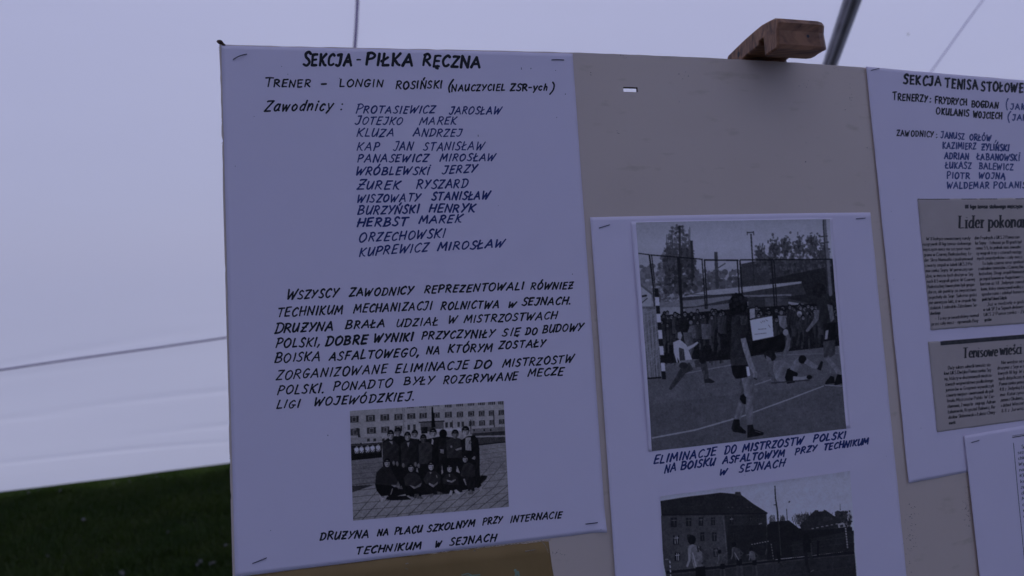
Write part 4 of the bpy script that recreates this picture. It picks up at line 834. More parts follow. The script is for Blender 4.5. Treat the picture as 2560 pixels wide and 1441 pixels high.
def tone_of(canvas, quad, tint, white, gam, floor=.006):
    Q = np.array(quad, float)
    def f(a, b):
        # prints are flat: place in the print -> place in the painted picture
        uvq = px2uv(Q); 
        a_, b_ = a[:, None], b[:, None]; uv = (1-a_)*(1-b_)*uvq[0] + a_*(1-b_)*uvq[1] + a_*b_*uvq[2] + (1-a_)*b_*uvq[3]
        W = uv2w(uv); d = (W - CAM) @ WM; px = np.stack([d[:, 0]/d[:, 2]*FPX+CX, d[:, 1]/d[:, 2]*FPX+CY], 1)
        v = np.clip(canvas.sample(px), 2, 130)/white; v = floor + (.78-floor)*np.clip(v, 0, 1.15)**gam
        t = v[:, None]*np.array(tint)[None]; m = np.clip((v-.55)/.25, 0, 1)[:, None]; return np.clip(t*(1-m) + v[:, None]*np.array([1.04, .985, 1.01])*m, .004, .84)
    return f

# ------------------------------------------------------------------ sheet with the handball team list
def lift1(a, b):
    c = np.clip((a-.955)/.045, 0, 1)*np.clip((b-.95)/.05, 0, 1)
    return .25 + .5*np.abs(2*b-1)**4*0 + 3.2*c**1.5 + .35*np.sin(a*3.1)*np.sin(b*3.1) + .6*np.clip((a-.9)/.1, 0, 1)**2*np.sin(b*3.14)
q1 = [(553.7, 114.2), (1431, 134.8), (1514.5, 1328), (588, 1443)]
S1 = Sheet(q1, .2, lift1)
r1 = empty('list_sheet', uv2w([[150, 5]])[0]); tag(r1, 'large white sheet at the board\'s left edge, handwritten, headed SEKCJA - PIŁKA RĘCZNA', 'poster')
S1.build(M['paper'], r1)
K, B_, P_ = M['ink_black'], M['ink_blue'], 4.0
write([
 [('SEKCJA', 759, 164.5, 881, 165, 28, 7.3, 1.1), ('-', 891, 161, 903, 161, 24, 3.6), ('PIŁKA', 915, 163.5, 1033, 165.5, 28, 7.3, 1.05), ('RĘCZNA', 1057, 165, 1202, 170.5, 26, 7.0, 1.05)],
 [('TRENER', 662, 217.5, 778, 218.5, 17.5, P_, 1.2), ('-', 803, 218, 819, 218, 17, 4.2), ('LONGIN', 849, 217, 960, 218.5, 17.5, P_), ('ROSIŃSKI', 989.6, 222.5, 1107, 222, 18, 4.4)],
 [('(', 1121, 228, 1134, 228, 22, 5), ('NAUCZYCIEL', 1129, 229, 1263, 226.5, 15, 4, 1.15), ('ZSR-ych', 1275, 227.7, 1369, 227, 16, 4), (')', 1374, 232, 1385, 232, 21, 4.5)],
 ], S1, r1, K, slant=.13)
write([[('Zawodnicy', 661, 279.5, 836, 276.5, 25, 4.8, 1.0), (':', 852, 277, 858, 277, 26, 4.4)]], S1, r1, K, slant=.3, jit=.015)
NM = [('PROTASIEWICZ',889,284.5,1089,283.7,17.5,1.3),('JAROSŁAW',1122,286,1253.5,286,17.5,1),('JOTEJKO',887,312.3,1009,312.3,18.5,1.1),('MAREK',1049,312.8,1143.5,312.6,18,1),('KLUZA',891.5,342,988,342,18.5,1.1),('ANDRZEJ',1032.5,342,1157,342,18,1.1),
 ('KAP',892.6,377.5,951,377.5,20,1),('JAN',982.4,377,1034,377,20,1.05),('STANISŁAW',1058,377.3,1211.5,375.6,19.5,1),('PANASEWICZ',894.4,406,1073,405,18.5,1),('MIROSŁAW',1099.5,403.5,1240.5,402.6,17.5,1),
 ('WRÓBLEWSKĮ',888.6,438.7,1076,436.8,18.5,1),('JERZY',1105,436,1195,431,19,1),('ŻUREK',892.6,474,1001.5,474,20.5,1.15),('RYSZARD',1041,472.3,1171.5,469.6,20.5,1),('WISZOWATY',892.6,507.3,1052,503.6,18.5,1),('STANISŁAW',1079,501,1225,498.6,18.5,1),
 ('BURZYŃSKI',894.4,537.8,1050,532.8,19.5,1.1),('HENRYK',1072.7,531.6,1189.5,530.8,19,1),('HERBST',892.6,567,1022,564,20,1),('MAREK',1046.5,559.8,1156,556,18.5,1),('ORZECHOWSKI',896.4,606,1115.5,594,20.5,1.1),('KUPREWICZ',898.5,641.8,1073.5,628,20,1),('MIROSŁAW',1093.7,628,1263,618,19,1.05)]
rows = []
for n_ in NM:
    w_ = (n_[0], *n_[1:6], 3.5 if n_[2] < 420 else (4.6 if n_[0] in ('STANISŁAW', 'HERBST', 'HENRYK') else 4.1), n_[6])
    if rows and abs(rows[-1][-1][2]-n_[2]) < 18 and n_[1] > 960: rows[-1].append(w_)
    else: rows.append([w_])
write(rows, S1, r1, B_, slant=.26)
PG = [[('WSZYSCY',717,749.6,847,741.7,20,1.2),('ZAWODNICY',873,741.4,1034,735.8,18.5,1.1),('REPREZENTOWALI',1060,733.5,1311.5,724.3,17.5,1),('RÓWNIEŻ',1326,724.5,1434.5,722,16.5,1)],
 [('TECHNIKUM',692,792.2,860,784.3,20.5,1),('MECHANIZACJI',884,782.4,1082,773.5,19.5,1.05),('ROLNICTWA',1102,775,1250,769,18,1),('W',1269,768.6,1290,768,13,1),('SEJNACH.',1304,763.9,1428.5,760.4,17.5,1.05)],
 [('DRUŻYNA',687,832.6,835.5,826,20.5,1.1),('BRAŁA',863.5,822.7,965,817.8,18.5,1.1),('UDZIAŁ',991,817,1098,812,18.5,1),('W',1120,809,1144,808,17,1),('MISTRZOSTWACH',1160.5,808,1393.5,797,17.5,1)],
 [('POLSKI,',690,869.3,803,864.7,21,1.1),('DOBRE',813.6,864.7,920,859.5,20.5,1.1),('WYNIKI',935,855.5,1035,852,19.5,1),('PRZYCZYNIŁY',1053.7,849,1238,843,18.5,1),('SIĘ',1255.5,840.8,1302.5,838.6,18,1),('DO',1313,837.5,1344,836,16.5,1),('BUDOWY',1355.6,832.6,1459,826,17.5,1)],
 [('BOISKA',687,907,803.5,900.5,21,1.05),('ASFALTOWEGO,',823,901.5,1050.5,890,19.5,1),('NA',1066,885.7,1101,885,18.5,1),('KTÓRYM',1120,881.8,1231.6,878.5,18.5,1),('ZOSTAŁY',1245.7,872,1365.5,867,17.5,1)],
 [('ZORGANIZOWANE',690,949.7,970,932,21,1.1),('ELIMINACJE',988,932,1172.5,921,19.5,1.05),('DO',1185.7,922,1230,920,18.5,1),('MISTRZOSTW',1256,918,1435,906.4,18.5,1)],
 [('POLSKI.',693.5,986.8,814,981,21.5,1.05),('PONADTO',833,977,983,967,19.5,1.1),('BYŁY',1010,963,1087,960,18.5,1),('ROZGRYWANE',1108,960.5,1295.6,949,18.5,1),('MECZE',1319.5,941.5,1409.8,937.3,18,1)],
 [('LIGI',692,1021,753.5,1018,19.5,1),('WOJEWÓDZKIEJ.',784.7,1014.7,1039,1000,19.5,1)],
 [('DRUŻYNA',800,1350.4,924,1342.6,18,1),('NA',943.6,1340,973,1337,15.5,1),('PLACU',985.8,1336.7,1057,1330,16.5,1),('SZKOLNYM',1068.6,1329,1188,1315,15.5,1),('PRZY',1206.5,1312.5,1257,1306,15.5,1),('INTERNACIE',1274.8,1306,1405.7,1294,15.5,1)],
 [('TECHNIKUM',890,1385.5,1055,1371,16.5,1),('W',1088,1367,1105,1366,14,1),('SEJNACH',1123.7,1364,1241.6,1351.6,17,1)]]
write([[(t[0], *t[1:6], {'DOBRE': 5.3, 'WYNIKI': 5.1}.get(t[0], 4.3), t[6]) for t in l_] for l_ in PG], S1, r1, K, slant=.24)
# pen dots, and pin pricks left in the paper
def specks(sheet, parent, pts, m=K):
    ink = Ink()
    for x, y, a, b in pts: ink.stroke([(x, y), (x+a, y+b)], 1.5, round_=False)
    o = ink.build('ink_specks', m, sheet, parent); 
    if o: return
specks(S1, r1, [(588, 416, 1.4, .6), (820, 1087, .3, 3), (1303, 170, .2, 5), (1327, 171, 0, 3), (1388, 177, 1, 1), (1390.5, 294, 1.5, 1), (1413, 235, 0, 3), (1195, 338, .4, 5), (704, 167, 1.3, 1.2), (849, 196, .2, 2.2), (676, 1326, 1.5, .5), (635, 292, 1.4, 0), (720, 186, 0, 2), (1500, 1322, 1.4, .4), (1245, 515, .7, .4), (1430, 685, 1, 2)])

# ------------------------------------------------------------------ sheet with the two match photographs
def lift2(a, b): return .35 + 1.6*np.clip(1-a/.5, 0, 1)**2*np.clip(b*6, 0, 1) + .5*np.clip((a-.6)/.4, 0, 1)**2 + .4*b*np.sin(a*3.1)
bl = px2uv([(1474.5, 544)])[0]
q2 = [(1474.5, 544), (2173.5, 532), (2264, 1441), (1536, 1441)]
def extend(q, vend):
    """carry the two sides of a sheet on down to a height on the board"""
    U_ = px2uv(q); out = [U_[0], U_[1]]
    for a_, b_ in ((1, 2), (0, 3)): d = (U_[b_]-U_[a_]); out.append(U_[a_] + d*((vend-U_[a_][1])/d[1]))
    return np.array(out)
S2 = Sheet(q2, .2, lift2); S2.q = extend(q2, bl[1]+420)
r2 = empty('photo_sheet', uv2w([[450, 200]])[0]); tag(r2, 'white sheet in the middle of the board carrying two black-and-white match photographs and blue captions', 'poster')
S2.build(M['paper'], r2)
write([[('ELIMINACJE',1632,1159,1791,1137,18.5,4.3,1.05),('DO',1809.5,1135.4,1840.4,1131,18.5,4.3),('MISTRZOSTW',1855,1129.5,2008,1109.6,17.5,4.3),('POLSKI',2031,1105.5,2114,1095,16.5,4.2,1.05)],
 [('NA',1659,1181.8,1689,1175,18.5,4.3),('BOISKU',1700,1174,1788,1161.6,17.5,4.8),('ASFALTOWYM',1805,1159,1961,1140.5,16.5,4.4),('PRZY',1986,1137,2042,1126,14.5,4),('TECHNIKUM',2057,1125.5,2171,1110,15,4.2)],
 [('W',1797,1187.5,1818,1185,14,4.3),('SEJNACH',1846.5,1180.8,1961.5,1164.7,17.5,4.4)]], S2, r2, B_, slant=.24)
specks(S2, r2, [(1547, 1177, 1.2, .4), (2213, 1140, 1, .5), (1860, 1188, 2, -.5), (1800, 1190, 2, -.5)], M['pencil'])

# ------------------------------------------------------------------ table tennis sheet
q3 = [(2161.8, 168.5), (2561, 203), (2561, 1156), (2268, 1208)]
U3 = px2uv([(2161.8, 168.5), (2268, 1208)]); hx = px2uv([(2405, 1183)])[0] - U3[1]; hx /= np.linalg.norm(hx)
S3 = Sheet(q3, .2, lambda a, b: .3 + 1.0*np.clip(1-a/.3, 0, 1)**2 + .2*np.sin(b*3.1))
S3.q = np.array([U3[0], U3[0]+np.array([297, 1.5]), U3[1]+hx*297, U3[1]])
r3 = empty('tennis_sheet', uv2w([[700, 5]])[0]); tag(r3, 'white sheet at the right headed SEKCJA TENISA STOŁOWEGO with newspaper clippings glued on', 'poster')
S3.build(M['paper'], r3)
BP = M['ink_pale_blue']
write([[('SEKCJA',2258,209,2351,216.5,22,5.2,1.05),('TENISA',2362,219,2443,226,22.5,5.0),('STOŁOWEGO',2452,227.5,2588,232,21,5.2,1.05)],
 [('TRENERZY',2230,251,2318,256,16.5,3.8,1.15),(':',2323,257,2327,257,17,3.6),('FRYDRYCH',2336,259,2415.5,264.5,15.5,3.8,1.1),('BOGDAN',2427.6,268,2494,271.5,15,3.8)],
 [('OKULANIS',2339,286,2421,292,15.5,3.8,1.1),('WOJCIECH',2432,294.5,2503,297.9,15,4)],
 [('ZAWODNICY',2239.7,340.6,2332,344,14,3.2),(':',2338,346,2342,346,15,3)]], S3, r3, K, slant=.04)
write([[('(',2514,272,2520,272,20,3),('JAKO',2525,273.5,2575,277,14,3.4)],
 [('(',2518,303,2525,303,19,3),('JAKO',2529,300.5,2580,304,14,3.4)],
 [('JANUSZ',2350.6,345.5,2409,349.6,15,3.4,1.1),('ORŁÓW',2422.8,351,2476,353,14,3.4),(',',2487,354,2491,354,16,3)],
 [('KAZIMIERZ',2355.5,372,2438.6,374,15,3.4),('ŻYLIŃSKI',2452.7,376,2521,378,15,3.8)],
 [('ADRIAN',2359,398,2420,400,15,3.6),('ŁABANOWSKĮ',2441,400,2547.5,402.6,15,3.6)],
 [('ŁUKASZ',2362,421,2426.5,422.5,15,3.6),('BALEWICZ',2446,423,2531.6,426.4,15,3.6)],
 [('PIOTR',2366,446.3,2422,447.3,14.5,3.6,1.1),('WOJNĄ',2445.5,446.8,2511.5,447.5,14.5,3.8)],
 [('WALDEMAR',2366,471.6,2471,472,15.5,3.6),('POLANIS',2483,471.8,2563,470,14.5,3.6)]], S3, r3, BP, slant=.04)
specks(S3, r3, [(2224, 530, 2, .5), (2230, 700, 2, .5), (2299, 1069, .4, 3)], M['pencil'])
# sheet overlapping at the bottom right
U4 = px2uv([(2405, 1089.7), (2444, 1441), (2560, 1063.5)]); d4 = U4[1]-U4[0]; d4 /= np.linalg.norm(d4); e4 = U4[2]-U4[0]; e4 /= np.linalg.norm(e4)
S4 = Sheet(q3, .9, lambda a, b: .3 + .9*np.clip(1-a/.25, 0, 1)**2); S4.q = np.array([U4[0], U4[0]+e4*200, U4[0]+e4*200+d4*290, U4[0]+d4*290])
r4 = empty('clipping_sheet', uv2w([[740, 420]])[0]); tag(r4, 'white sheet at the bottom right corner overlapping the tennis sheet, printed column at its edge', 'poster')
S4.build(M['paper'], r4, na=60, nb=80)

# ------------------------------------------------------------------ newspaper text
TX = dict(slant=0, jit=0, gap=.13)
def para(ink, lines, x0f, x1f, y0f, y1f, n, nib=(.75, 1.45), h=8.3):
    """justified column: left and right margin and baselines as straight runs over the line number"""
    for i, ln in enumerate(lines):
        full, ind = True, 0
        if ln.startswith('>'): ind = 11; ln = ln[1:]
        if ln.endswith('<'): full = False; ln = ln[:-1]
        t = i/(n-1); xl = x0f[0]+(x0f[1]-x0f[0])*t + ind; xr = x1f[0]+(x1f[1]-x1f[0])*t
        yl = y0f[0]+(y0f[1]-y0f[0])*t; yr = y1f[0]+(y1f[1]-y1f[0])*t; sl_ = (yr-yl)/(xr-xl)
        ws = ln.split(' '); wid = [sum(FONT[c][0]+.13 for c in w_ if c in FONT) for w_ in ws]; sp = .30
        tot = sum(wid) + sp*(len(ws)-1); k = (xr-xl)/tot if full else 5.1
        x = xl
        for w_, wd in zip(ws, wid):
            L = (wd-.13)*k; w2 = ''.join(c for c in w_ if c in FONT)
            if w2: ink.word(w2, x, yl+(x-xl)*sl_, x+L, yl+(x+L-xl)*sl_, h, 1, nib=nib, **TX)
            x += (wd+sp)*k
r5 = empty('upper_clipping', uv2w([[760, 140]])[0]); tag(r5, 'yellowed newspaper clipping headed Lider pokonany glued to the right sheet', 'newspaper clipping')
U5 = px2uv([(2290.3, 498.5), (2560, 496.5), (2560, 809.5), (2324, 826)])
S5 = Sheet(q3, .45); e5 = (U5[1]-U5[0]); e5b = (U5[2]-U5[3]); S5.q = np.array([U5[0], U5[0]+e5*1.5, U5[3]+e5b*1.6, U5[3]])
off5 = Sheet.off
class On:                                           # total lift of a clipping lying on a sheet
    def __init__(s, top, under): s.t, s.u = top, under
    def off(s, uv): return s.t.base + s.u.off(uv)
S5.build(M['newsprint'], r5, name='newsprint', na=50, nb=60, thick=.08, on=S3, rough_edge=.12)
L5 = On(S5, S3)
ink = Ink(); ink.stroke([(2290.5, 499.5), (2360, 499), (2560, 498)], 1.6, round_=False, taper=False); ink.build('border_rule', M['ink_print'], L5, r5)
ink = Ink(); ink.word('III', 2410, 522.5, 2418, 522.3, 9.5, 3, nib=(2.6, 3.2), **TX); ink.word('liga', 2423, 522.2, 2437, 522, 9.5, 3, nib=(2.2, 3.), **TX); ink.word('tenisa', 2441.5, 522, 2465.5, 521.8, 9.5, 3, nib=(2.2, 3.), **TX); ink.word('stołowego', 2470.5, 521.7, 2511, 521.4, 9.5, 3, nib=(2.2, 3.), **TX); ink.word('mężczyzn', 2515.5, 521.3, 2553, 521, 9.5, 3, nib=(2.2, 3.), **TX)
ink.build('overline', M['ink_print'], L5, r5)
ink = Ink(); ink.word('Lider', 2394.5, 571.5, 2458, 570, 30, 5, nib=(2.2, 5.4), slant=0, jit=0, gap=.17, serif=.14); ink.word('pokonany', 2468, 570, 2579, 569, 30, 5, nib=(2.2, 5.4), slant=0, jit=0, gap=.17, serif=.12); ink.build('headline', M['ink_print'], L5, r5)
C1 = ['>W II kolejce rewanżowej rundy', 'rozgrywek III ligi tenisa stołowego', 'mężczyzn mecz na szczycie roze-', 'grano w Czarnej Białostockiej. Li-', 'der Skra Namiatki i podejmował', 'czwarty zespół w tabeli UKS 2 Po-', 'morzanka Sejny. W pierwszej run-', 'dzie, w meczu tych drużyn w Sej-', 'nach 8:5 wygrali goście. W Czarnej', 'Białostockiej faworytem byli gospo-', 'darze, ale punkty za zwycięstwo', 'pojechały do Sejn. Sukcesu gości', 'nie umniejsza fakt, iż w zespole Na-', 'stolatek 1 zabrakło Zdzisława Sa-', 'dowskiego.<', '>- To my prowadziliśmy niemal', 'przez cały mecz - opowiada Bog-']
C2 = ['dan Frydrych z UKS 2 Pomorzan-', 'ka Sejny. - I chociaż po 10 grach był', 'remis 5:5, to jednak nasi zawodni-', 'cy wygrali trzy z czterech następ-', 'nych pojedynków i cały mecz.', '>To była czarna seria spotkań', 'z udziałem tenisistów z Czarnej Bia-', 'łostockiej. Drugi zespół Namiatek', 'przegrał bowiem w Augustowie z Zi', 'bartem aż 1:8. Jedynym zawodni', 'kiem, który zawiązywał walkę z go', 'spodarzami i zdobył honorowy', 'punkt był Edward Zalęski.<', '>Już w niedzielę o godz. 11', 'w sali SP 2 w Sejnach derbowy mecz', 'UKS 2 Pomorzanka - Zibart', 'gustów.<']
ink = Ink(); para(ink, C1, (2302, 2325.5), (2423.5, 2446), (602, 814.5), (600, 805), 17); ink.build('text_column', M['ink_print'], L5, r5)
ink = Ink(); para(ink, C2, (2433.5, 2458.5), (2549, 2576), (599.6, 804), (597, 794), 17); ink.build('text_column', M['ink_print'], L5, r5)
r6 = empty('lower_clipping', uv2w([[760, 270]])[0]); tag(r6, 'newspaper clipping headed Tenisowe wieści under a dark printed bar, glued below the other clipping', 'newspaper clipping')
U6 = px2uv([(2317, 855.4), (2560, 836.4), (2560, 1050.8), (2339.7, 1080.4)])
S6 = Sheet(q3, .45); S6.q = np.array([U6[0], U6[0]+(U6[1]-U6[0])*1.5, U6[3]+(U6[2]-U6[3])*1.55, U6[3]])
S6.build(M['newsprint'], r6, name='newsprint', na=50, nb=50, thick=.08, on=S3, rough_edge=.12); L6 = On(S6, S3)
ink = Ink(); ink.stroke([(2347.7, 859), (2450, 850.5), (2560, 841.8), (2600, 838.5)], 10.5, round_=False, taper=False); ink.build('printed_bar', M['ink_print'], L6, r6, above=.07)
ink = Ink(); ink.word('Tenisowe', 2405, 894.8, 2491, 890.4, 25, 4, nib=(2.0, 4.6), slant=0, jit=0, gap=.13, serif=.12); ink.word('wieści', 2497.5, 888, 2550, 884.4, 25, 4, nib=(2.0, 4.6), slant=0, jit=0, gap=.13, serif=.12); ink.build('headline', M['ink_print'], L6, r6)
D1 = ['>Duży sukces odnieśli tenisiści sto-', 'łowi UKS Dwójka Pomorzanka Sej-', 'ny, którzy w drużynowych mistrzo-', 'stwach województwa podlaskiego', 'juniorów w Grajewie wywalczyli', 'czwarte miejsce i awansowali do pół-', 'finału Mistrzostw Polski. W Cie-', 'chanowie, 2 maja br. zagrają: Adrian', 'Łabanowski, Krzysztof Balewicz, Ra-', 'dosław Skibniewski i Łukasz Chmy-', 'nowski.<']
D2 = ['>Nie wiedzie się nato', 'drużynie z Sejn w rozgr', 'łowych III ligi. W dwóc', 'nych dotychczas mecza', 'Pomorzanka poniosła po', '4:8 z Jedynką Łomża i', 'mie: Katarzyna Wojn', 'zimierz Okulanis, Adrian', 'i debiut Wieczorka z po', '8:8 z Jurwną Bielsk']
ink = Ink(); para(ink, D1, (2356, 2369.5), (2476.5, 2490), (924, 1061.5), (915.5, 1047), 11, h=8.6); ink.build('text_column', M['ink_print'], L6, r6)
ink = Ink(); para(ink, D2, (2489.5, 2501), (2572, 2584), (911, 1031.5), (905, 1021), 10, h=8.6); ink.build('text_column', M['ink_print'], L6, r6)
ink = Ink(); ink.stroke([(2527, 1093.6), (2600, 1081.5)], 2.6, round_=False, taper=False); ink.stroke([(2527, 1089.6), (2600, 1077.8)], 1.1, round_=False, taper=False); ink.stroke([(2530, 1107), (2543, 1250), (2560, 1423)], 1.5, round_=False, taper=False); ink.build('border_rule', M['ink_print'], S4, r4)
ink = Ink(); E1 = ['>Spotkanie w', 'sezonie nasi', 'chłopcy grali', 'Wygrana z ze', 'nadzieja na', 'Klub z Sejn', 'ku i rundy', 'że zawodnicy', 'do finału li', 'Mecz odbył', 'do hali SP', 'wygrana po', 'i trener nas', 'w turnieju', 'następny me', 'z Augustowa', 'kolejny raz', 'grupy młodz', 'w sobotę o', 'oraz puchar', 'do zobaczen']
para(ink, E1, (2539.5, 2566), (2600, 2630), (1121, 1409), (1113, 1398), 21, h=8.6); ink.build('text_column', M['ink_print'], S4, r4)

# ------------------------------------------------------------------ photographs
def photo(name, quad, canvas, sheet, base, tint, white, gam, m, label, na, nb, backing=None, lift=None):
    r = empty(name, uv2w(px2uv([quad[0]]))[0]); tag(r, label, 'photograph')
    if backing is not None:
        Sb = Sheet(backing, base, lift); Sb.build(M['print_paper'], r, name='white_border', na=60, nb=60, thick=.15, on=sheet)
        P = Sheet(quad, base+.07, (lambda a, b: 0*a) if lift is None else None)
        if lift is not None:
            P.lift = lambda a, b: lift(*Sb.st(P.at(a, b)))
    else: P = Sheet(quad, base, lift)
    o = P.build(m, r, name='print', na=na, nb=nb, tone=tone_of(canvas, quad, tint, white, gam), on=sheet); return r
photo('team_photograph', [(875, 1027.4), (1259, 1002.7), (1272, 1266.5), (883, 1301.4)], paint_team(), S1, .22, (1.12, 1.0, .88), 84, 2.25, M['photo_matt'],
      'small black-and-white team photograph on a paved square below the handwritten paragraph', 300, 230)
photo('match_photograph', [(1588, 557.5), (2070.5, 549), (2112, 1071.5), (1627.3, 1127.2)], paint_match(), S2, .3, (1.05, 1.0, .97), 98, 2.25, M['photo_matt'],
      'large black-and-white handball match photograph with white border, above the blue caption', 400, 440,
      backing=[(1575.5, 555.6), (2076, 546.5), (2122, 1069.3), (1619.3, 1128.6)], lift=lambda a, b: 1.3*np.clip(1-a/.12, 0, 1)**2*np.clip(b*5, 0, 1)*np.clip((1-b)*8, .3, 1) + .8*np.clip((a-.93)/.07, 0, 1)**2 + .5*np.clip(1-b/.06, 0, 1)**2)
qc = [(1648.2, 1239), (2122, 1176.8), (2148, 1510), (1664, 1585)]
photo('yard_photograph', qc, paint_yard(), S2, .3, (1.08, 1.0, .92), 96, 2.4, M['photo_gloss'],
      'dark glossy photograph of players before a steep-roofed building, lowest on the middle sheet', 380, 280, lift=lambda a, b: .5*np.clip(1-b/.05, 0, 1)**2)

# ------------------------------------------------------------------ brown card under the list sheet
UC = px2uv([(600, 1436), (1372, 1352), (1378, 1400)])
ec = UC[1]-UC[0]; dcd = UC[2]-UC[1]; dcd /= np.linalg.norm(dcd)
SC = Sheet(q3, .05); SC.q = np.array([UC[0]-ec*.0, UC[1], UC[1]+dcd*300, UC[0]+dcd*300])
rc = empty('brown_card', uv2w([[150, 440]])[0]); tag(rc, 'worn olive-brown card with a creased corner tucked below the list sheet', 'card')
SC.build(M['card'], rc, name='card', na=90, nb=30, thick=.05, rough_edge=.25)
ink = Ink()
for P in ([(1359, 1356), (1366, 1370), (1371, 1383)], [(1352, 1352.5), (1362, 1362), (1370, 1376)]): ink.stroke(P, 1.1, round_=False)
for x in np.arange(640, 1370, 9): ink.stroke([(x, 1434-(x-600)*.1088+.4), (x+rng.uniform(3, 9), 1434-(x+6-600)*.1088+rng.uniform(0, 1))], rng.uniform(.6, 1.6), round_=False)
ink.stroke([(1014, 1410), (1021, 1408)], 3, round_=False); ink.stroke([(1013, 1421), (1020, 1423)], 2, round_=False); ink.stroke([(1184, 1377), (1189, 1376.5)], 3, round_=False)
ink.build('worn_spots', M['card_worn'], SC, rc)
ink = Ink(); ink.stroke([(1288, 1426), (1291, 1433), (1288, 1445)], 6); ink.stroke([(1295, 1430), (1298, 1445)], 5); ink.stroke([(1155, 1438), (1170, 1434), (1185, 1441)], 3); ink.stroke([(1165, 1441), (1200, 1437)], 3)
ink.build('leaf_motif', M['leaf_print'], SC, rc)

# ------------------------------------------------------------------ staples
def staple(p, q, sheet, label, m, raised=.5, parent=None):
    U = px2uv([p, q]); n = 9; t = np.linspace(0, 1, n)[:, None]; uv = U[0]*(1-t) + U[1]*t; off = sheet.off(uv) + .35 + raised*np.sin(np.linspace(0, np.pi, n))
    uv = np.vstack([uv[:1], uv, uv[-1:]]); off = np.concatenate([[off[0]-.8], off, [off[-1]-.8]])
    V, F = tube(uv2w(uv, off), .00036, 6); o = link('staple', V, F, m, None, smooth=True); tag(o, label, 'staple', 'staples holding papers to the board')
mst = M['staple']
staple((584, 150), (617, 137), S1, 'raised staple in the top left corner of the list sheet', mst, 1.2)
staple((1379, 151), (1409, 151.6), S1, 'flat staple in the top right corner of the list sheet', mst, .2)
staple((1464, 1310), (1493, 1306), S1, 'staple in the bottom right corner of the list sheet', mst, .2)
staple((632.5, 1408), (666.5, 1394.5), S1, 'slanted staple in the bottom left corner of the list sheet', mst, .3)
staple((1313, 1378), (1338, 1374), SC, 'dull staple in the brown card below the caption', M['card_worn'], .2)
staple((1497, 571), (1523, 563), S2, 'staple in the top left corner of the sheet with the match photographs', mst, .2)
staple((2138, 548), (2160, 546.5), S2, 'staple in the top right corner of the sheet with the match photographs', mst, .2)
staple((2175, 178), (2195, 173), S3, 'staple in the top left corner of the tennis sheet', mst, .2)
staple((2424, 1105.5), (2443, 1100.5), S4, 'staple in the top left corner of the lowest right sheet', mst, .2)

# ------------------------------------------------------------------ easel with its wooden clamp
easel = empty('wooden_easel', (0, 0, 0)); 
# profile of the clamp in the plane square to the board through its left cheek
UCL = px2uv([(1857, 147.5)])[0, 0]
ph = float(np.interp(UCL, BU, BPHI)); Tn = WM @ (RB @ np.array([math.cos(ph), 0, math.sin(ph)])); Nn = WM @ (RB @ np.array([math.sin(ph), 0, -math.cos(ph)])); Up = WM @ (RB @ np.array([0, -1., 0]))
# left cheek plane: chosen so that the rear end of the clamp starts 12 mm behind the board face
d0 = ray(1816.4, 145); O0 = uv2w([[UCL, 0]])[0]
d0 = ray(1857, 147.0); tt = ((O0 - Nn*.004 - CAM) @ Nn)/(d0 @ Nn); O1 = CAM + d0*tt
def cheek(x, y):
    d = ray(x, y); P = CAM + d*(((O1-CAM) @ Tn)/(d @ Tn)); r = P - O0; return np.array([r @ Nn, r @ Up])
PR = [cheek(x, y) for x, y in ((1816.4, 145.5), (1819, 139), (1836, 122), (1862, 97), (1886, 76), (1903, 62), (1920, 52.5), (1934, 45.5), (1943.5, 46), (1946.5, 55), (1943.5, 75), (1945, 110), (1942.5, 121), (1926, 132), (1910.5, 142), (1908.7, 118), (1907, 97), (1898, 104), (1898, 114), (1877, 131), (1857, 147.0))]
PR.append(PR[-1] + np.array([-.001, -.03]))
PR.append(np.array([PR[0][0], PR[-1][1]-.01]))
PR = np.array(PR)
def face_pt(x, y, n):                                  # where a pixel's line meets the plane n metres in front of the board
    d = ray(x, y); return CAM + d*(((O0 + Nn*n - CAM) @ Nn)/(d @ Nn))
nf = PR[9][0]; WID = (face_pt(2069, 52, nf) - O0) @ Tn - (O1-O0) @ Tn
print('clamp profile mm', np.round(PR*1000).tolist(), 'width', round(WID*1000))
def extrude(name, prof, x0, x1, m, parent, bev=.004, slices=None):
    n = len(prof); c = prof.mean(0); V, F = [], []
    sl_ = slices or [(x0, bev), (x0+bev*.35, bev*.35), (x0+bev, 0), (x1-bev, 0), (x1-bev*.35, bev*.35), (x1, bev)]
    # inward offset of the outline for rounded cheeks
    e = np.roll(prof, -1, 0)-prof; nn = np.stack([e[:, 1], -e[:, 0]], 1); nn /= np.hypot(*nn.T)[:, None]+1e-9
    area = .5*np.sum(prof[:, 0]*np.roll(prof[:, 1], -1)-np.roll(prof[:, 0], -1)*prof[:, 1]); nn = nn if area > 0 else -nn
    vn = nn + np.roll(nn, 1, 0); vn /= np.maximum(np.hypot(*vn.T)[:, None], .6)
    for x, ins in sl_:
        q = prof - vn*min(ins, .006)
        for a, b in q: V.append(O0 + Tn*x + Nn*a + Up*b)
    for s_ in range(len(sl_)-1):
        for k in range(n): F.append((s_*n+k, s_*n+(k+1) % n, (s_+1)*n+(k+1) % n, (s_+1)*n+k))
    F += [tuple(range(n))[::-1], tuple(range((len(sl_)-1)*n, len(sl_)*n))]
    return link(name, V, F, m, parent)
x0c = (O1-O0) @ Tn
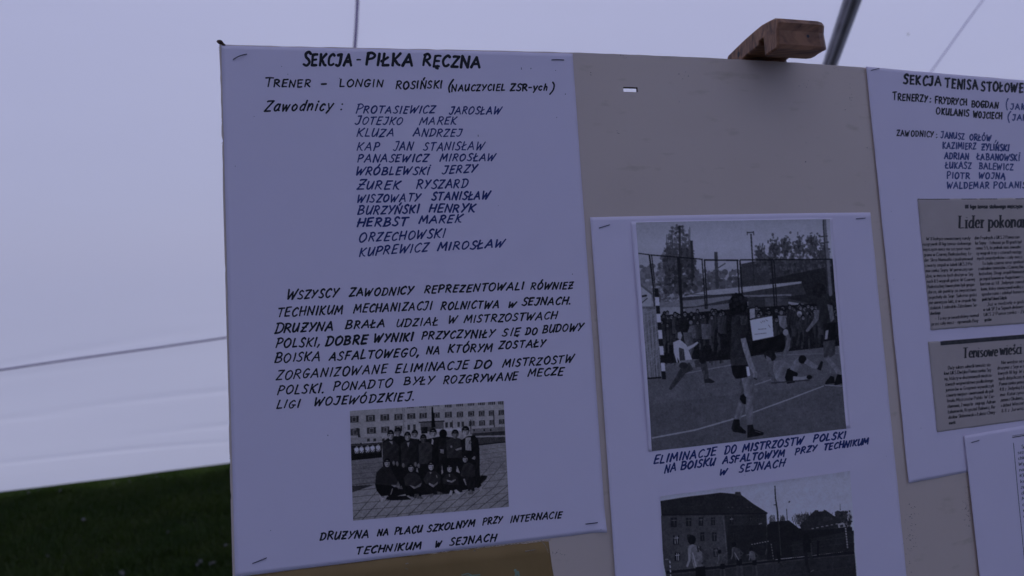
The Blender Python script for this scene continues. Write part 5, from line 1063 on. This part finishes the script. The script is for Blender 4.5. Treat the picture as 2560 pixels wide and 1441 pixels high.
def clamp():
    # right end of the block is rounded in plan: the lip pulls back towards its right corner
    o = extrude('top_clamp', PR, x0c, x0c+WID, M['wood'], easel, slices=[(x0c, .0016), (x0c+.0006, .0006), (x0c+.0018, 0), (x0c+WID-.010, 0), (x0c+WID-.005, .0009), (x0c+WID-.002, .0024), (x0c+WID, .0052)])
    for v in o.data.vertices:                        # the right cheek slants outwards to the foot of the lip
        r = np.array(v.co[:]) + np.array(o.location) - O0; x, up, nn_ = r @ Tn - x0c, r @ Up, r @ Nn
        if x > WID*.5:
            k = .0035*min(1, max(0, (.012-up)/.022)); v.co = np.array(v.co[:]) + Tn*k
    return o
clamp()
# small screw hole and knot in the cheek and front
for (x, y, pl_) in ((1847, 136.5, 'c'),):
    P = CAM + ray(x, y)*(((O1-CAM) @ Tn)/(ray(x, y) @ Tn)) - Tn*.0003
    link('screw_hole', [P+Nn*.0018*math.cos(q)+Up*.0028*math.sin(q) for q in np.linspace(0, 6.28, 9)[:-1]], [tuple(range(8))], M['insect'], easel)
P = face_pt(2020, 91, nf+.0004); link('screw_hole', [P+Tn*.0016*math.cos(q)+Up*.0016*math.sin(q) for q in np.linspace(0, 6.28, 9)[:-1]], [tuple(range(8))], M['insect'], easel)
def beam(name, a, b, wx, wy, parent=easel, m=None):
    a, b = np.array(a), np.array(b); t = (b-a)/np.linalg.norm(b-a); s1 = Tn - t*(Tn @ t); s1 /= np.linalg.norm(s1); s2 = np.cross(t, s1)
    V = [p + s1*wx*i + s2*wy*j for p in (a, b) for i, j in ((-.5, -.42), (-.42, -.5), (.42, -.5), (.5, -.42), (.5, .42), (.42, .5), (-.42, .5), (-.5, .42))]
    F = [(k, (k+1) % 8, 8+(k+1) % 8, 8+k) for k in range(8)] + [tuple(range(8))[::-1], tuple(range(8, 16))]
    return link(name, V, F, m or M['wood'], parent)
mid = O0 + Tn*(x0c+WID/2)
top = mid - Nn*.035 + Up*(-.012)
beam('mast', top, top - Up*1.25, .045, .028)
low = mid - Up*.99
gz = lambda P: np.array([P[0], P[1], 0.])
beam('tray', low - Tn*.36 + Nn*.02 - Up*.026, low + Tn*.36 + Nn*.02 - Up*.026, .05, .05) if False else None
V = []; 
for sgn in (-.34, .34):
    for a_, b_ in ((-.02, -.012), (.03, -.012), (.03, .006), (.024, .006), (.024, -.002), (-.02, -.002)): V.append(low + Tn*sgn + Nn*a_ + Up*b_ - Up*.016)
link('tray', V, [(k, (k+1) % 6, 6+(k+1) % 6, 6+k) for k in range(6)] + [tuple(range(6))[::-1], tuple(range(6, 12))], M['wood'], easel)
hd = top - Up*.30 - Nn*.03
for s_ in (-1, 1): beam('leg', hd + Tn*.06*s_, gz(hd + Tn*.34*s_ + Nn*.12), .035, .025)
beam('leg', hd - Nn*.03, gz(hd - Nn*.75), .035, .025)
easel.location = (0, 0, 0); tag(easel, 'brown varnished wooden easel with a notched clamp gripping the board\'s top edge', 'easel')
g_ = gz(hd); easel.location = g_
for ch in easel.children: ch.location = [ch.location[i]-g_[i] for i in range(3)]
for o in bpy.data.objects:
    if o.name == 'display_board': pass
